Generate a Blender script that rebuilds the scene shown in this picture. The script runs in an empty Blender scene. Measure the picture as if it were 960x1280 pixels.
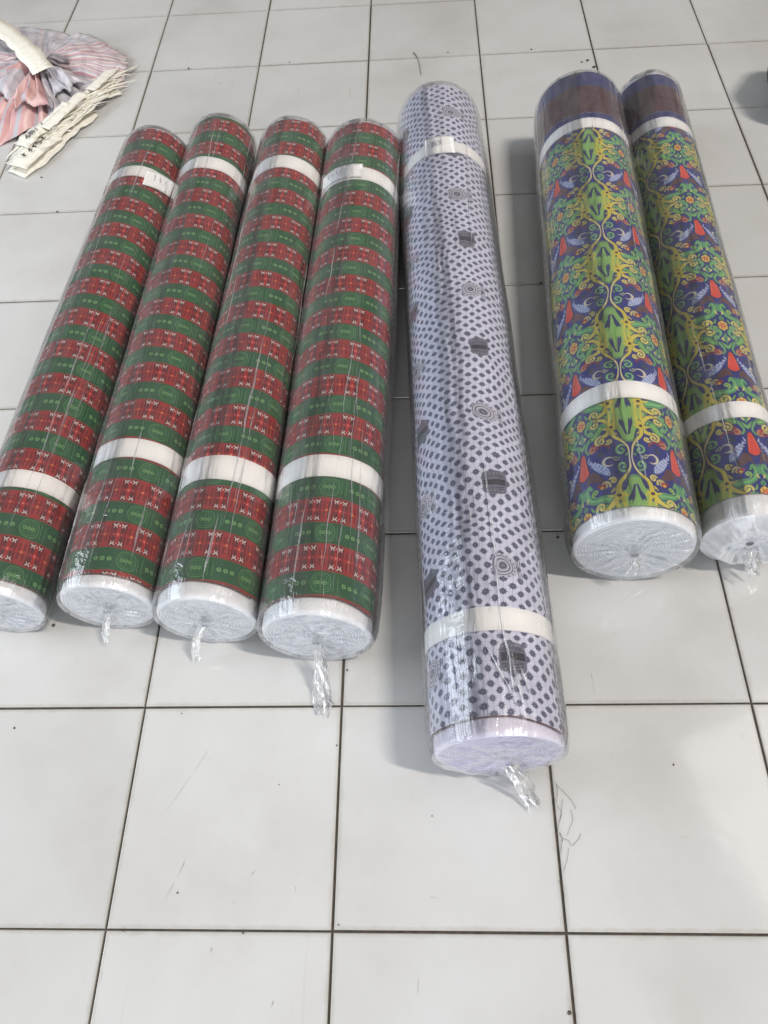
import bpy, bmesh, math, random
import numpy as np
from mathutils import Vector, Matrix, noise

R_ = math.radians
sc = bpy.context.scene
C = sc.collection
random.seed(7)

# ------------------------------------------------------------------ camera, world, lamps, exposure
TILE = 0.30
CF, CH, CX, CY, PITCH, YAW, ROLLA = 1001.54, 3.87051, 1.44035, -0.34166, 0.997362, -0.097445, -0.101631


def cam_axes():
    cp, sp = math.cos(PITCH), math.sin(PITCH)
    cy, sy = math.cos(YAW), math.sin(YAW)
    f = Vector((sy * cp, cy * cp, -sp)); r = Vector((cy, -sy, 0)); u = r.cross(f)
    r2 = math.cos(ROLLA) * r + math.sin(ROLLA) * u
    u2 = -math.sin(ROLLA) * r + math.cos(ROLLA) * u
    return f, r2, u2


FWD, RGT, UPV = cam_axes()
CAMPOS = Vector((CX, CY, CH)) * TILE
cd = bpy.data.cameras.new('camera')
cam = bpy.data.objects.new('camera', cd); C.objects.link(cam)
cam.matrix_world = Matrix(((RGT.x, UPV.x, -FWD.x, CAMPOS.x), (RGT.y, UPV.y, -FWD.y, CAMPOS.y),
                           (RGT.z, UPV.z, -FWD.z, CAMPOS.z), (0, 0, 0, 1)))
cd.sensor_fit = 'VERTICAL'; cd.sensor_height = 24; cd.sensor_width = 18
cd.lens = CF / 1280 * 24
cd.clip_start = 0.02; cd.clip_end = 200
sc.camera = cam

w = bpy.data.worlds.new('World'); sc.world = w; w.use_nodes = True
bg = w.node_tree.nodes['Background']
bg.inputs[0].default_value = (1.0, 0.95, 0.91, 1); bg.inputs[1].default_value = 0.145


def area(name, loc, target, sx, sy, power, col):
    d = bpy.data.lights.new(name, 'AREA'); d.shape = 'RECTANGLE'
    d.size = sx; d.size_y = sy; d.energy = power; d.color = col
    o = bpy.data.objects.new(name, d); C.objects.link(o)
    o.location = loc
    dirv = Vector(target) - Vector(loc)
    o.rotation_euler = dirv.to_track_quat('-Z', 'Y').to_euler()
    return o


# ceiling tube row to the right (warm key), shop-front daylight behind the camera, cool window to the left
area('ceiling_lamp', (7.5, -2.0, 14.0), (0.55, 0.8, 0), 0.5, 3.0, 1400, (1.0, 0.925, 0.85))
area('overhead_fill', (0.3, 0.3, 4.2), (0.3, 0.3, 0), 3.0, 2.6, 13, (0.93, 0.965, 1.0))  # added soft cool fill from above, not an actual ceiling fitting
area('shopfront_light', (-0.3, -4.4, 1.5), (0.3, 0.6, 0.1), 4.6, 2.4, 185, (0.88, 0.935, 1.0))
area('side_window_light', (-3.0, 0.9, 1.9), (0.2, 1.0, 0.0), 2.6, 1.6, 80, (0.84, 0.92, 1.0))

area('right_window_light', (2.45, 0.95, 3.0), (0.9, 0.3, 0.0), 1.0, 1.3, 12, (1.0, 0.95, 0.89))

sc.view_settings.view_transform = 'Standard'
sc.view_settings.look = 'None'
sc.view_settings.exposure = 0.07
sc.view_settings.gamma = 1.0
sc.view_settings.use_curve_mapping = False
sc.cycles.use_denoising = True
sc.cycles.transparent_max_bounces = 24
sc.cycles.max_bounces = 10


def at(px, py, z=0.0):
    """photo pixel (960x1280) to the point at height z it looks at"""
    d = FWD + (px - 480) / CF * RGT - (py - 640) / CF * UPV
    t = (z - CAMPOS.z) / d.z
    return CAMPOS + d * t


# ------------------------------------------------------------------ helpers
def link(name, me, mat=None, parent=None, smooth=True):
    o = bpy.data.objects.new(name, me); C.objects.link(o)
    if mat is not None and not me.materials:
        for m in (mat if isinstance(mat, (list, tuple)) else [mat]):
            me.materials.append(m)
    if parent is not None:
        o.parent = parent
    if smooth:
        me.polygons.foreach_set('use_smooth', [True] * len(me.polygons))
    return o


def mesh(name, verts, faces):
    me = bpy.data.meshes.new(name)
    me.from_pydata([tuple(v) for v in verts], [], faces)
    me.update()
    return me


def thing(name, label, cat, loc=(0, 0, 0), rotz=0, group=None):
    o = bpy.data.objects.new(name, None); C.objects.link(o)
    o.empty_display_size = 0.05
    o.location = loc; o.rotation_euler = (0, 0, rotz)
    tag(o, label, cat, group)
    return o


def tag(o, label, cat, group=None):
    o['label'] = label; o['category'] = cat
    if group:
        o['group'] = group


def grid_faces(nu, nv, wrap_u=False):
    fs = []
    for j in range(nv - 1):
        for i in range(nu if wrap_u else nu - 1):
            a = j * nu + i; b = j * nu + (i + 1) % nu
            fs.append((a, b, b + nu, a + nu))
    return fs


def set_uv(me, uvs, name='UVMap'):
    """uvs: per-vertex (u, v)"""
    l = me.uv_layers.new(name=name)
    idx = np.empty(len(me.loops), dtype=np.int32); me.loops.foreach_get('vertex_index', idx)
    l.data.foreach_set('uv', np.asarray(uvs, dtype=np.float32)[idx].ravel())


def tube(pts, rads, n=6, closed_ends=True):
    """tapered tube along pts; returns verts, faces"""
    vs, fs = [], []
    pts = [Vector([float(c_) for c_ in p]) for p in pts]
    rads = [float(q) for q in rads]
    up = Vector((0.13, 0.21, 0.97))
    for i, p in enumerate(pts):
        t = (pts[min(i + 1, len(pts) - 1)] - pts[max(i - 1, 0)])
        if t.length < 1e-9:
            t = Vector((1, 0, 0))
        t.normalize()
        a = t.cross(up)
        if a.length < 1e-4:
            a = t.cross(Vector((1, 0, 0)))
        a.normalize(); b = a.cross(t)
        for k in range(n):
            th = 2 * math.pi * k / n
            vs.append(p + rads[i] * (math.cos(th) * a + math.sin(th) * b))
    for i in range(len(pts) - 1):
        for k in range(n):
            k2 = (k + 1) % n
            fs.append((i * n + k, i * n + k2, (i + 1) * n + k2, (i + 1) * n + k))
    if closed_ends:
        fs.append(tuple(range(n))[::-1]); m = (len(pts) - 1) * n
        fs.append(tuple(m + k for k in range(n)))
    return vs, fs


def merge(parts):
    V, F = [], []
    for vs, fs in parts:
        o = len(V); V += list(vs); F += [tuple(i + o for i in f) for f in fs]
    return V, F


def smooth_noise(seed):
    def f(*p):
        q = list(p) + [0] * (3 - len(p))
        return noise.noise(Vector((q[0] + seed * 7.13, q[1] - seed * 3.7, q[2] + seed * 1.9)))
    return f


# ------------------------------------------------------------------ print painter (all prints are drawn here in code)
def srgb(r, g, b):
    return np.array([r, g, b], dtype=np.float32) / 255.0


class Canvas:
    def __init__(s, wm, hm, res, col, wrap=True):
        s.W = int(round(wm * res)); s.H = int(round(hm * res)); s.rx = s.W / wm; s.ry = s.H / hm
        s.wm, s.hm, s.wrap = wm, hm, wrap
        s.a = np.empty((s.H, s.W, 3), np.float32); s.a[:] = srgb(*col)

    def paint(s, x0, x1, y0, y1, sdf, col, alpha=1.0, soft=1.0):
        i0, i1 = int(math.floor(x0 * s.rx)) - 2, int(math.ceil(x1 * s.rx)) + 3
        j0, j1 = int(math.floor(y0 * s.ry)) - 2, int(math.ceil(y1 * s.ry)) + 3
        ii = np.arange(i0, i1); jj = np.arange(j0, j1)
        if not s.wrap:
            ii = ii[(ii >= 0) & (ii < s.W)]
        jj = jj if s.wrap or True else jj
        if len(ii) == 0 or len(jj) == 0:
            return
        X, Y = np.meshgrid((ii + .5) / s.rx, (jj + .5) / s.ry)
        d = sdf(X, Y)
        al = np.clip(0.5 - d * s.rx / soft, 0, 1)[..., None] * alpha
        I = np.mod(ii, s.W)[None, :]; J = np.mod(jj, s.H)[:, None]
        s.a[J, I] = s.a[J, I] * (1 - al) + srgb(*col) * al

    def disc(s, x, y, r, col, alpha=1.0, soft=1.0):
        s.paint(x - r, x + r, y - r, y + r, lambda X, Y: np.hypot(X - x, Y - y) - r, col, alpha, soft)

    def ring(s, x, y, r, wd, col, alpha=1.0, soft=1.0):
        q = r + wd
        s.paint(x - q, x + q, y - q, y + q, lambda X, Y: np.abs(np.hypot(X - x, Y - y) - r) - wd / 2, col, alpha, soft)

    def rect(s, x0, x1, y0, y1, col, alpha=1.0, soft=1.0):
        cx, cy, hx, hy = (x0 + x1) / 2, (y0 + y1) / 2, (x1 - x0) / 2, (y1 - y0) / 2
        s.paint(x0, x1, y0, y1, lambda X, Y: np.maximum(np.abs(X - cx) - hx, np.abs(Y - cy) - hy), col, alpha, soft)

    def stroke(s, pts, w0, w1, col, alpha=1.0, soft=1.0, wmid=None):
        p = np.array(pts, float); n = len(p)
        t = np.linspace(0, 1, n)
        wd = (w0 + (w1 - w0) * t) / 2 if wmid is None else np.interp(t, [0, .5, 1], [w0, wmid, w1]) / 2
        m = wd.max() + 2 / s.rx

        def f(X, Y):
            D = np.full(X.shape, 1e9)
            for k in range(n - 1):
                ax, ay = p[k]; bx, by = p[k + 1]
                dx, dy = bx - ax, by - ay; L2 = dx * dx + dy * dy + 1e-12
                h = np.clip(((X - ax) * dx + (Y - ay) * dy) / L2, 0, 1)
                D = np.minimum(D, np.hypot(X - ax - h * dx, Y - ay - h * dy) - (wd[k] + (wd[k + 1] - wd[k]) * h))
            return D
        s.paint(p[:, 0].min() - m, p[:, 0].max() + m, p[:, 1].min() - m, p[:, 1].max() + m, f, col, alpha, soft)

    def poly(s, pts, col, alpha=1.0, soft=1.0):
        p = np.array(pts, float); n = len(p)

        def f(X, Y):
            ins = np.zeros(X.shape, bool); D = np.full(X.shape, 1e9)
            for k in range(n):
                ax, ay = p[k]; bx, by = p[(k + 1) % n]
                dx, dy = bx - ax, by - ay; L2 = dx * dx + dy * dy + 1e-12
                h = np.clip(((X - ax) * dx + (Y - ay) * dy) / L2, 0, 1)
                D = np.minimum(D, np.hypot(X - ax - h * dx, Y - ay - h * dy))
                c = ((ay > Y) != (by > Y))
                xi = ax + (Y - ay) / (dy if abs(dy) > 1e-12 else 1e-12) * dx
                ins ^= c & (X < xi)
            return np.where(ins, -D, D)
        s.paint(p[:, 0].min(), p[:, 0].max(), p[:, 1].min(), p[:, 1].max(), f, col, alpha, soft)

    def weave(s, amt, seed=1):
        rng = np.random.default_rng(seed)
        s.a *= 1 + (rng.random((s.H, s.W, 1), dtype=np.float32) - .5) * amt
        np.clip(s.a, 0, 1, out=s.a)

    def image(s, name):
        im = bpy.data.images.new(name, s.W, s.H, alpha=False)
        px = np.ones((s.H, s.W, 4), np.float32); px[..., :3] = s.a
        im.pixels.foreach_set(px.ravel()); im.update(); im.pack()
        return im


def bez(pts, n=14):
    """Catmull-Rom through pts"""
    p = [np.array(q, float) for q in pts]
    p = [2 * p[0] - p[1]] + p + [2 * p[-1] - p[-2]]
    out = []
    for k in range(1, len(p) - 2):
        for i in range(n):
            t = i / n
            a, b, c, d = p[k - 1], p[k], p[k + 1], p[k + 2]
            out.append(0.5 * ((2 * b) + (-a + c) * t + (2 * a - 5 * b + 4 * c - d) * t * t + (-a + 3 * b - 3 * c + d) * t ** 3))
    out.append(p[-2])
    return out


def spiral(cx, cy, r0, r1, a0, turns, n=22):
    return [(cx + (r0 + (r1 - r0) * i / n) * math.cos(a0 + 2 * math.pi * turns * i / n),
             cy + (r0 + (r1 - r0) * i / n) * math.sin(a0 + 2 * math.pi * turns * i / n)) for i in range(n + 1)]


# ---- red / green band print: period 0.0790 around, 0.0815 along
GPU, GPV = 0.0790, 0.0815


def print_green():
    c = Canvas(GPU, GPV, 5200, (34, 98, 58))
    # red band y 0.0 .. 0.044 ; green band above it
    b0, b1 = 0.0, 0.0440
    mid = (b0 + b1) / 2
    c.rect(-.001, GPU + .001, b0, b1, (134, 34, 38))
    for k in range(2):
        x = 0.0395 * k + 0.010
        # dark plaid column with the white figures
        c.rect(x - .0115, x + .0115, b0 + .003, b1 - .003, (104, 22, 30))
        c.rect(x - .0028, x + .0028, b0 + .004, b1 - .004, (186, 26, 30))
        c.rect(x - .0115, x + .0115, mid - .0035, mid + .0035, (150, 24, 34))
        c.rect(x - .0028, x + .0028, mid - .0035, mid + .0035, (222, 52, 44))
        for sx in (-1, 1):
            c.rect(x + sx * .0085 - .0012, x + sx * .0085 + .0012, b0 + .003, b1 - .003, (158, 26, 34), .8)
            c.disc(x + sx * .0057, mid, .0013, (232, 120, 110), .8, 2)
        # bright column between
        y2 = x + .01975
        c.rect(y2 - .0082, y2 + .0082, b0 + .0015, b1 - .0015, (178, 44, 42))
        c.rect(y2 - .0055, y2 + .0055, mid - .0135, mid + .0135, (128, 24, 30), .8)
        c.rect(y2 - .0018, y2 + .0018, b0 + .002, b1 - .002, (192, 50, 44), .8)
        c.rect(y2 - .0082, y2 + .0082, mid - .0022, mid + .0022, (192, 50, 44), .8)
        c.disc(y2, mid, .0021, (246, 140, 80), .95, 2)
        for e in (-1, 1):
            c.disc(y2, mid + e * .009, .0012, (228, 96, 80), .7, 2)
        # white leaping figures: mirrored pairs at both band edges
        for e in (-1, 1):
            yb = mid + e * .0146
            for sx in (-1, 1):
                q = lambda dx, dy: (x + sx * (.0058 + dx * 1.0), yb + e * dy * 1.0)
                for wd, col, al in ((.0034, (96, 24, 32), .5), (.0019, (246, 228, 224), 1)):
                    c.stroke([q(-.0030, .0030), q(-.0005, .0004), q(.0026, .0018)], wd, wd, col, al)
                    c.stroke([q(-.0005, .0004), q(-.0022, -.0030)], wd, wd * .7, col, al)
                    c.stroke([q(.0026, .0018), q(.0036, .0036)], wd, wd * .6, col, al)
                    c.stroke([q(.0014, .0008), q(.0022, -.0028)], wd, wd * .7, col, al)
        c.disc(x, mid + .0146, .0017, (240, 190, 180), .9, 2)
        c.disc(x, mid, .0015, (240, 170, 150), .9, 2)
        c.disc(x, mid - .0146, .0012, (240, 180, 170), .8, 2)
    c.rect(-.001, GPU + .001, b0, b0 + .0022, (172, 46, 42))
    c.rect(-.001, GPU + .001, b1 - .0022, b1, (172, 46, 42))
    c.rect(-.001, GPU + .001, b1, b1 + .0008, (70, 110, 40), .8)
    c.rect(-.001, GPU + .001, -.0008, 0, (70, 110, 40), .8)
    # green band: shield medallion, group of upright lines, row of rosettes
    gy = (b1 + GPV) / 2; gx = 0.0295
    lt, lt2 = (128, 178, 112), (78, 150, 84)
    sh = [(gx - .0145, gy), (gx - .0085, gy + .0125), (gx + .003, gy + .0150), (gx + .0125, gy + .0120), (gx + .0150, gy),
          (gx + .0125, gy - .0120), (gx + .003, gy - .0150), (gx - .0085, gy - .0125)]
    c.poly(sh, (38, 108, 62), .9)
    shc = bez(sh + [sh[0]], 6)
    c.stroke(shc, .0010, .0010, lt, .8)
    inner = [(gx + (a - gx) * .76, gy + (b - gy) * .76) for a, b in shc]
    c.stroke(inner, .0007, .0007, lt, .55)
    # illegible emblem characters inside the shield: three rounded figures
    for k, dx in enumerate((-.0058, .0003, .0064)):
        c.ring(gx + dx, gy, .0026, .0011, (150, 196, 124), .9)
        c.stroke([(gx + dx, gy - .0012), (gx + dx, gy + .0012)], .001, .001, (150, 196, 124), .9)
        c.disc(gx + dx, gy + .0058, .0009, lt, .7, 2); c.disc(gx + dx, gy - .0058, .0009, lt, .7, 2)
    for k in range(3):
        x = gx + .0185 + k * .0033
        c.rect(x - .0006, x + .0006, gy - .0125, gy + .0125, lt2 if k != 1 else (24, 90, 46), .95)
    for dx in (.0345, .0445, .0545):
        x = gx + dx
        c.disc(x, gy, .0036, (92, 158, 92), .75, 3)
        for k in range(6):
            a = k * math.pi / 3
            c.disc(x + .0026 * math.cos(a), gy + .0026 * math.sin(a), .0012, (150, 196, 130), .9, 2)
        c.disc(x, gy, .0011, (60, 130, 70))
        for e in (-1, 1):
            c.disc(x + .005, gy + e * .0105, .0008, (70, 140, 78), .8, 2)
    c.weave(.10, 3)
    return c.image('band_print')


# ---- white ground with dark star dots; cell 0.24 around x 0.275 along
DPU, DPV = 0.250, 0.275


def print_dots():
    c = Canvas(DPU, DPV, 4000, (226, 226, 243))
    nu, nv = 11, 14
    au, av = DPU / nu, DPV / nv
    dk = (80, 82, 110)
    for i in range(nu * 2):
        for j in range(nv * 2):
            if (i + j) % 2:
                continue
            x, y = i * au / 2, j * av / 2
            c.stroke([(x, y), (x + au / 2, y + av / 2)], .0012, .0012, (248, 246, 252), .8)
            c.stroke([(x, y), (x + au / 2, y - av / 2)], .0012, .0012, (248, 246, 252), .8)
            c.stroke([(x, y), (x, y + av)], .0006, .0006, (150, 150, 168), .55)
    for i in range(nu * 2):
        for j in range(nv * 2):
            if (i + j) % 2:
                continue
            x, y = i * au / 2, j * av / 2
            c.disc(x, y, .0042, dk, .9, 6)
            for k in range(8):
                a = k * math.pi / 4
                r = .0056 if k % 2 == 0 else .0050
                c.stroke([(x, y), (x + r * math.cos(a), y + r * .9 * math.sin(a))], .0030, .0012, dk, .7, 4)
            c.disc(x, y, .0010, (150, 150, 165), .8)
    for (x, y, kind) in ((.06, .070, 0), (.185, .070 + DPV / 2, 0), (.185, .070, 1), (.06, .070 + DPV / 2, 1)):
        if kind == 0:
            pts = bez([(x - .019, y + .006), (x - .016, y + .017), (x, y + .020), (x + .016, y + .017), (x + .019, y + .006),
                       (x + .019, y - .006), (x + .016, y - .017), (x, y - .020), (x - .016, y - .017), (x - .019, y - .006), (x - .019, y + .006)], 5)
            c.poly(pts, (112, 110, 126), .93)
            for e in (-1, 1):
                for k in range(3):
                    c.stroke(bez([(x - .015 + .002 * k, y + e * (.008 + .0035 * k)), (x, y + e * (.0105 + .0035 * k)), (x + .015 - .002 * k, y + e * (.008 + .0035 * k))], 8),
                             .0012, .0012, (70, 68, 86), .9)
                for k in range(5):
                    c.disc(x - .011 + k * .0055, y + e * .0150, .0011, (176, 174, 190), .9, 2)
            c.rect(x - .0165, x + .0165, y - .0048, y + .0048, (40, 38, 52))
            for k in range(7):
                c.rect(x - .0150 + k * .0048 - .0007, x - .0150 + k * .0048 + .0009, y - .0024, y + .0022, (84, 82, 98), .7)
        else:
            c.disc(x, y, .0195, (206, 203, 216), 1)
            c.ring(x - .003, y, .0150, .0013, (98, 96, 114))
            c.ring(x - .003, y, .0105, .0022, (120, 118, 136))
            c.disc(x - .003, y, .0066, (120, 118, 134), .9, 2)
            c.ring(x - .003, y, .0040, .0012, (70, 68, 86))
            for k in range(16):
                a = k * math.pi / 8
                c.disc(x - .003 + .0182 * math.cos(a), y + .0182 * math.sin(a), .0013, (84, 82, 100), .9, 2)
            for k in range(3):
                c.rect(x + .0185 + k * .0030 - .0006, x + .0185 + k * .0030 + .0006, y - .020, y + .015, (96, 94, 112), .85)
    c.weave(.06, 5)
    return c.image('star_dot_print')


# ---- blue ground scroll print, mirrored; half width 0.0745, repeat 0.172
BHU, BPV = 0.0745, 0.172


def print_scroll():
    c = Canvas(BHU, BPV, 5200, (16, 28, 132), wrap=False)
    P = lambda w_, t_: (w_ * BHU, (1 - t_) * BPV)
    PP = lambda l: [P(*q) for q in l]
    bgc = (26, 32, 104)
    yel, yel2, grn, teal, cream = (212, 194, 70), (224, 208, 112), (104, 164, 92), (88, 154, 108), (226, 216, 186)

    def vine(pts, w0, w1, col, hi=None, wmid=None, n=10, outline=True):
        q = bez(PP(pts), n)
        if outline:
            c.stroke(q, w0 + .0022, w1 + .0016, bgc, wmid=None if wmid is None else wmid + .0022)
        c.stroke(q, w0, w1, col, wmid=wmid)
        if hi:
            c.stroke(q, w0 * .32, w1 * .3, hi, .85)

    def curl(w_, t_, r, a0, turns, wd, col, hi=None, outline=True):
        x, y = P(w_, t_)
        q = spiral(x, y, r, r * .18, a0, turns)
        if outline:
            c.stroke(q, wd + .0018, wd * .7 + .0014, bgc)
        c.stroke(q, wd, wd * .75, col)
        if hi:
            c.stroke(q, wd * .3, wd * .2, hi, .8)
        ex, ey = q[-1]
        c.disc(ex, ey, wd * .62, col)
    # purple mottling of the ground
    rng = np.random.default_rng(4)
    for k in range(40):
        c.disc(rng.random() * BHU, rng.random() * BPV, .004 + .006 * rng.random(), (56, 36, 106), .16, 24)
    for tt in (-1, 0, 1):
        # green leafy body between the eyes
        T = lambda l: [(a, b + tt) for a, b in l]
        c.poly(bez(PP(T([(-.05, .165), (.09, .180), (.20, .245), (.32, .33), (.42, .42), (.47, .50), (.42, .58), (.32, .68), (.20, .775), (.09, .835), (-.05, .85)])), 6), (100, 144, 94))
        c.poly(bez(PP(T([(-.05, .19), (.08, .205), (.18, .265), (.29, .345), (.38, .43), (.42, .50), (.38, .57), (.29, .665), (.18, .75), (.08, .81), (-.05, .825)])), 6), (136, 182, 100))
        c.poly(bez(PP(T([(.20, .36), (.32, .40), (.40, .47), (.40, .54), (.32, .62), (.20, .66), (.145, .50)])), 6), (180, 188, 88), .6)
        # dark arrow wedges
        for l in ([(.0, .265), (.05, .275), (.085, .33), (.16, .395), (.165, .44), (.10, .42), (.085, .45), (.05, .40), (.03, .34)],
                  [(.0, .755), (.05, .74), (.085, .68), (.15, .60), (.14, .545), (.09, .575), (.07, .54), (.045, .61), (.03, .68)],
                  [(.115, .205), (.22, .25), (.255, .32), (.20, .325), (.14, .265)], [(.115, .80), (.22, .75), (.255, .68), (.20, .675), (.14, .74)]):
            c.poly(PP(T(l)), (28, 34, 104))
        c.stroke(PP(T([(0, .31), (0, .69)])), .0016, .0016, (140, 204, 110), .8)
        # long green arms
        vine(T([(.36, .405), (.55, .385), (.72, .375), (.86, .34), (.93, .27), (.88, .215), (.82, .25)]), .0150, .0044, teal, (130, 196, 120))
        vine(T([(.40, .47), (.56, .455), (.70, .44), (.82, .46), (.86, .42)]), .0070, .0026, grn, (140, 200, 110))
        vine(T([(.36, .60), (.55, .615), (.72, .60), (.84, .56), (.90, .60), (.86, .645)]), .0130, .0040, teal, (130, 196, 120))
        vine(T([(.56, .63), (.68, .70), (.82, .72), (.97, .77), (1.04, .80)]), .0110, .0050, grn, (146, 200, 120))
        vine(T([(.82, .72), (.90, .80), (.84, .86), (.76, .84)]), .0055, .0024, teal, (130, 190, 120))
        vine(T([(1.03, .60), (.97, .66), (.99, .72)]), .0045, .0022, teal)
        vine(T([(1.05, .36), (.96, .40), (1.0, .43)]), .0045, .0022, teal)
        vine(T([(.315, .37), (.39, .435), (.49, .475), (.60, .495)]), .0100, .0050, yel, yel2, outline=True)
        curl(.655, .458 + tt, .0094, -1.7, 1.25, .0042, yel2, None)
        vine(T([(.315, .64), (.39, .585), (.49, .545), (.61, .530)]), .0100, .0050, yel, yel2)
        curl(.665, .570 + tt, .0090, 1.75, -1.2, .0042, yel2, None)
        vine(T([(.315, .64), (.38, .70), (.48, .725), (.57, .715)]), .0100, .0054, yel, yel2)
        curl(.555, .768 + tt, .0092, 1.5, -1.25, .0042, yel2, None)
        for l in ([(.315, .37), (.25, .42), (.22, .50)], [(.315, .64), (.25, .59), (.22, .50)], [(.315, .37), (.36, .30), (.44, .33)], [(.315, .64), (.34, .56), (.33, .50)],
                  [(.315, .37), (.35, .44), (.345, .50)], [(.315, .37), (.22, .36), (.17, .39)], [(.315, .64), (.22, .65), (.17, .62)], [(.315, .64), (.28, .70), (.20, .735)], [(.315, .37), (.42, .37), (.50, .36)], [(.315, .64), (.42, .655), (.52, .645)]):
            c.stroke(bez(PP(T(l)), 8), .0072, .0016, yel)
        # small green curls beside the crossing
        vine(T([(.06, -.035), (.10, -.02)]), .003, .003, grn, outline=False)
        curl(.185, -.070 + tt, .0098, 2.2, -1.05, .0044, (104, 166, 112), (150, 196, 146))
        curl(.180, .080 + tt, .0098, 4.1, 1.05, .0044, (104, 166, 112), (150, 196, 146))
        # yellow stems through the eyes
        vine(T([(.026, -.01), (.032, .045), (.060, .105), (.15, .175), (.26, .235), (.305, .29), (.315, .365)]), .0012, .0078, yel, None)
        vine(T([(.026, 1.01), (.032, .955), (.060, .895), (.15, .825), (.26, .765), (.305, .71), (.315, .645)]), .0012, .0078, yel, None)
        for l in ([(.026, -.01), (.032, .045), (.060, .105), (.15, .175)], [(.026, 1.01), (.032, .955), (.060, .895), (.15, .825)]):
            c.stroke(bez(PP(T(l)), 8), .0019, .0022, cream, .95)
        for e in (.37, .642):
            x, y = P(.315, e + tt)
            c.disc(x, y, .0062, yel); c.disc(x, y, .0030, (92, 52, 40)); c.disc(x, y, .0013, (24, 20, 40))
            c.disc(x + .0005, y - .0090 if e < .5 else y + .0090, .0011, (60, 50, 40))
        curl(.395, .215 + tt, .0058, 0.6, 1.15, .0032, yel2, None)
        curl(.395, .800 + tt, .0058, 5.6, -1.15, .0032, yel2, None)
        curl(.80, .520 + tt, .0062, 2.2, 1.2, .0034, (128, 186, 120), None)
        curl(.80, .655 + tt, .0056, 4.0, -1.2, .0032, (128, 186, 120), None)
        curl(.74, .300 + tt, .0056, 5.0, 1.2, .0032, (150, 190, 104), None)
        curl(.30, -.005 + tt, .0048, 3.2, 1.0, .0022, (170, 176, 150), None)
        # fish
        tl, ns = np.array(P(.86, -.05 + tt)), np.array(P(.40, .175 + tt))
        ax = ns - tl; L = np.hypot(*ax); ax /= L; nn = np.array([-ax[1], ax[0]])
        body = [tl + ax * L * f + nn * h for f, h in ((0, .004), (.12, .0022), (.35, .0068), (.6, .0085), (.82, .0062), (1, .0006))] + \
               [tl + ax * L * f - nn * h for f, h in ((.82, .0058), (.6, .0075), (.35, .006), (.12, .002), (0, .0045))]
        c.poly(bez(list(body) + [body[0]], 5), (62, 74, 140))
        c.poly([tl + ax * L * .5 + (b - tl - ax * L * .5) * .86 for b in body], (166, 180, 220))
        for f in (.28, .40, .52, .64):
            m = tl + ax * L * f
            c.stroke([m - nn * .0042 - ax * .002, m + ax * .002, m + nn * .0052 - ax * .003], .0016, .0010, (226, 232, 244), .95)
            c.stroke([m - nn * .003 + ax * .003, m + nn * .004 + ax * .001], .0012, .0008, (70, 84, 150), .8)
        e = tl + ax * L * .84 + nn * .0008
        c.disc(e[0], e[1], .0024, (224, 230, 240)); c.disc(e[0], e[1], .0012, (30, 34, 70))
        c.stroke([tl, tl + nn * .007 - ax * .006], .0034, .0012, (170, 186, 222)); c.stroke([tl, tl - nn * .007 - ax * .004], .0034, .0012, (170, 186, 222))
        # brown foot below the fish, crescent, red scrolls
        c.poly(bez(PP(T([(.88, .10), (.76, .085), (.62, .16), (.56, .21), (.70, .205), (.84, .175), (.95, .20)])), 6), (96, 58, 62), .9)
        x, y = P(.44, .025 + tt)
        c.stroke(spiral(x, y, .0082, .0070, 2.6, -.78), .0012, .0012, (150, 140, 140), 1, wmid=.0058)
        c.stroke(spiral(x, y, .0082, .0074, 2.5, -.72), .0008, .0008, cream, 1, wmid=.0040)
        curl(.555, .255 + tt, .0075, 3.4, -1.2, .0040, (206, 190, 130))
        c.disc(*P(.60, .262 + tt), .0048, (168, 36, 40)); c.disc(*P(.61, .27 + tt), .0026, (232, 190, 80))
        c.disc(*P(.665, .245 + tt), .0030, (150, 40, 44))
        for k in range(5):
            a = k * 1.2566
            x, y = P(.73, .835 + tt)
            c.disc(x + .0042 * math.cos(a), y + .0042 * math.sin(a), .0034, (196, 128, 92))
        c.disc(*P(.73, .835 + tt), .0026, (150, 60, 50))
        c.disc(*P(.70, .795 + tt), .0036, (164, 44, 66), .9)
        vine(T([(.64, .845), (.56, .825), (.47, .84), (.40, .87), (.43, .885)]), .0042, .0020, (150, 28, 70), None)
        c.poly(bez(PP(T([(.62, .90), (.55, .89), (.50, .93), (.56, .96), (.66, .95)])), 6), (24, 52, 84), .9)
        # red bell on the outer mirror line
        bell = [(1.05, -.155), (.965, -.15), (.925, -.08), (.885, .02), (.865, .075), (.94, .11), (1.05, .125)]
        c.poly(bez(PP(T([(a - .035, b + (.012 if b > 0 else -.012)) for a, b in bell])), 6), (40, 30, 90))
        c.poly(bez(PP(T(bell)), 6), (222, 66, 38))
        c.stroke(bez(PP(T([(.945, -.10), (.91, -.01), (.895, .06)])), 8), .0016, .0012, (240, 120, 80), .8)
        # hexagonal flower on the outer mirror line, drops
        fx, fy = P(1.0, .50 + tt)
        c.poly([(fx + .0105 * math.cos(R_(60 * k + 30)), fy + .0135 * math.sin(R_(60 * k + 30))) for k in range(6)], (60, 44, 70))
        c.poly([(fx + .0090 * math.cos(R_(60 * k + 30)), fy + .0120 * math.sin(R_(60 * k + 30))) for k in range(6)], (222, 190, 92))
        for k in range(6):
            c.disc(fx + .0055 * math.cos(R_(60 * k)), fy + .0062 * math.sin(R_(60 * k)), .0017, (196, 110, 60))
        c.disc(fx, fy, .0040, (204, 66, 48)); c.disc(fx, fy, .0015, (240, 200, 110))
        for t_ in (.325, .675):
            c.stroke(bez(PP(T([(.95, t_ - .02), (.92, t_), (.955, t_ + .025)])), 8), .0014, .0014, (216, 204, 130), 1, wmid=.0044)
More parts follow.
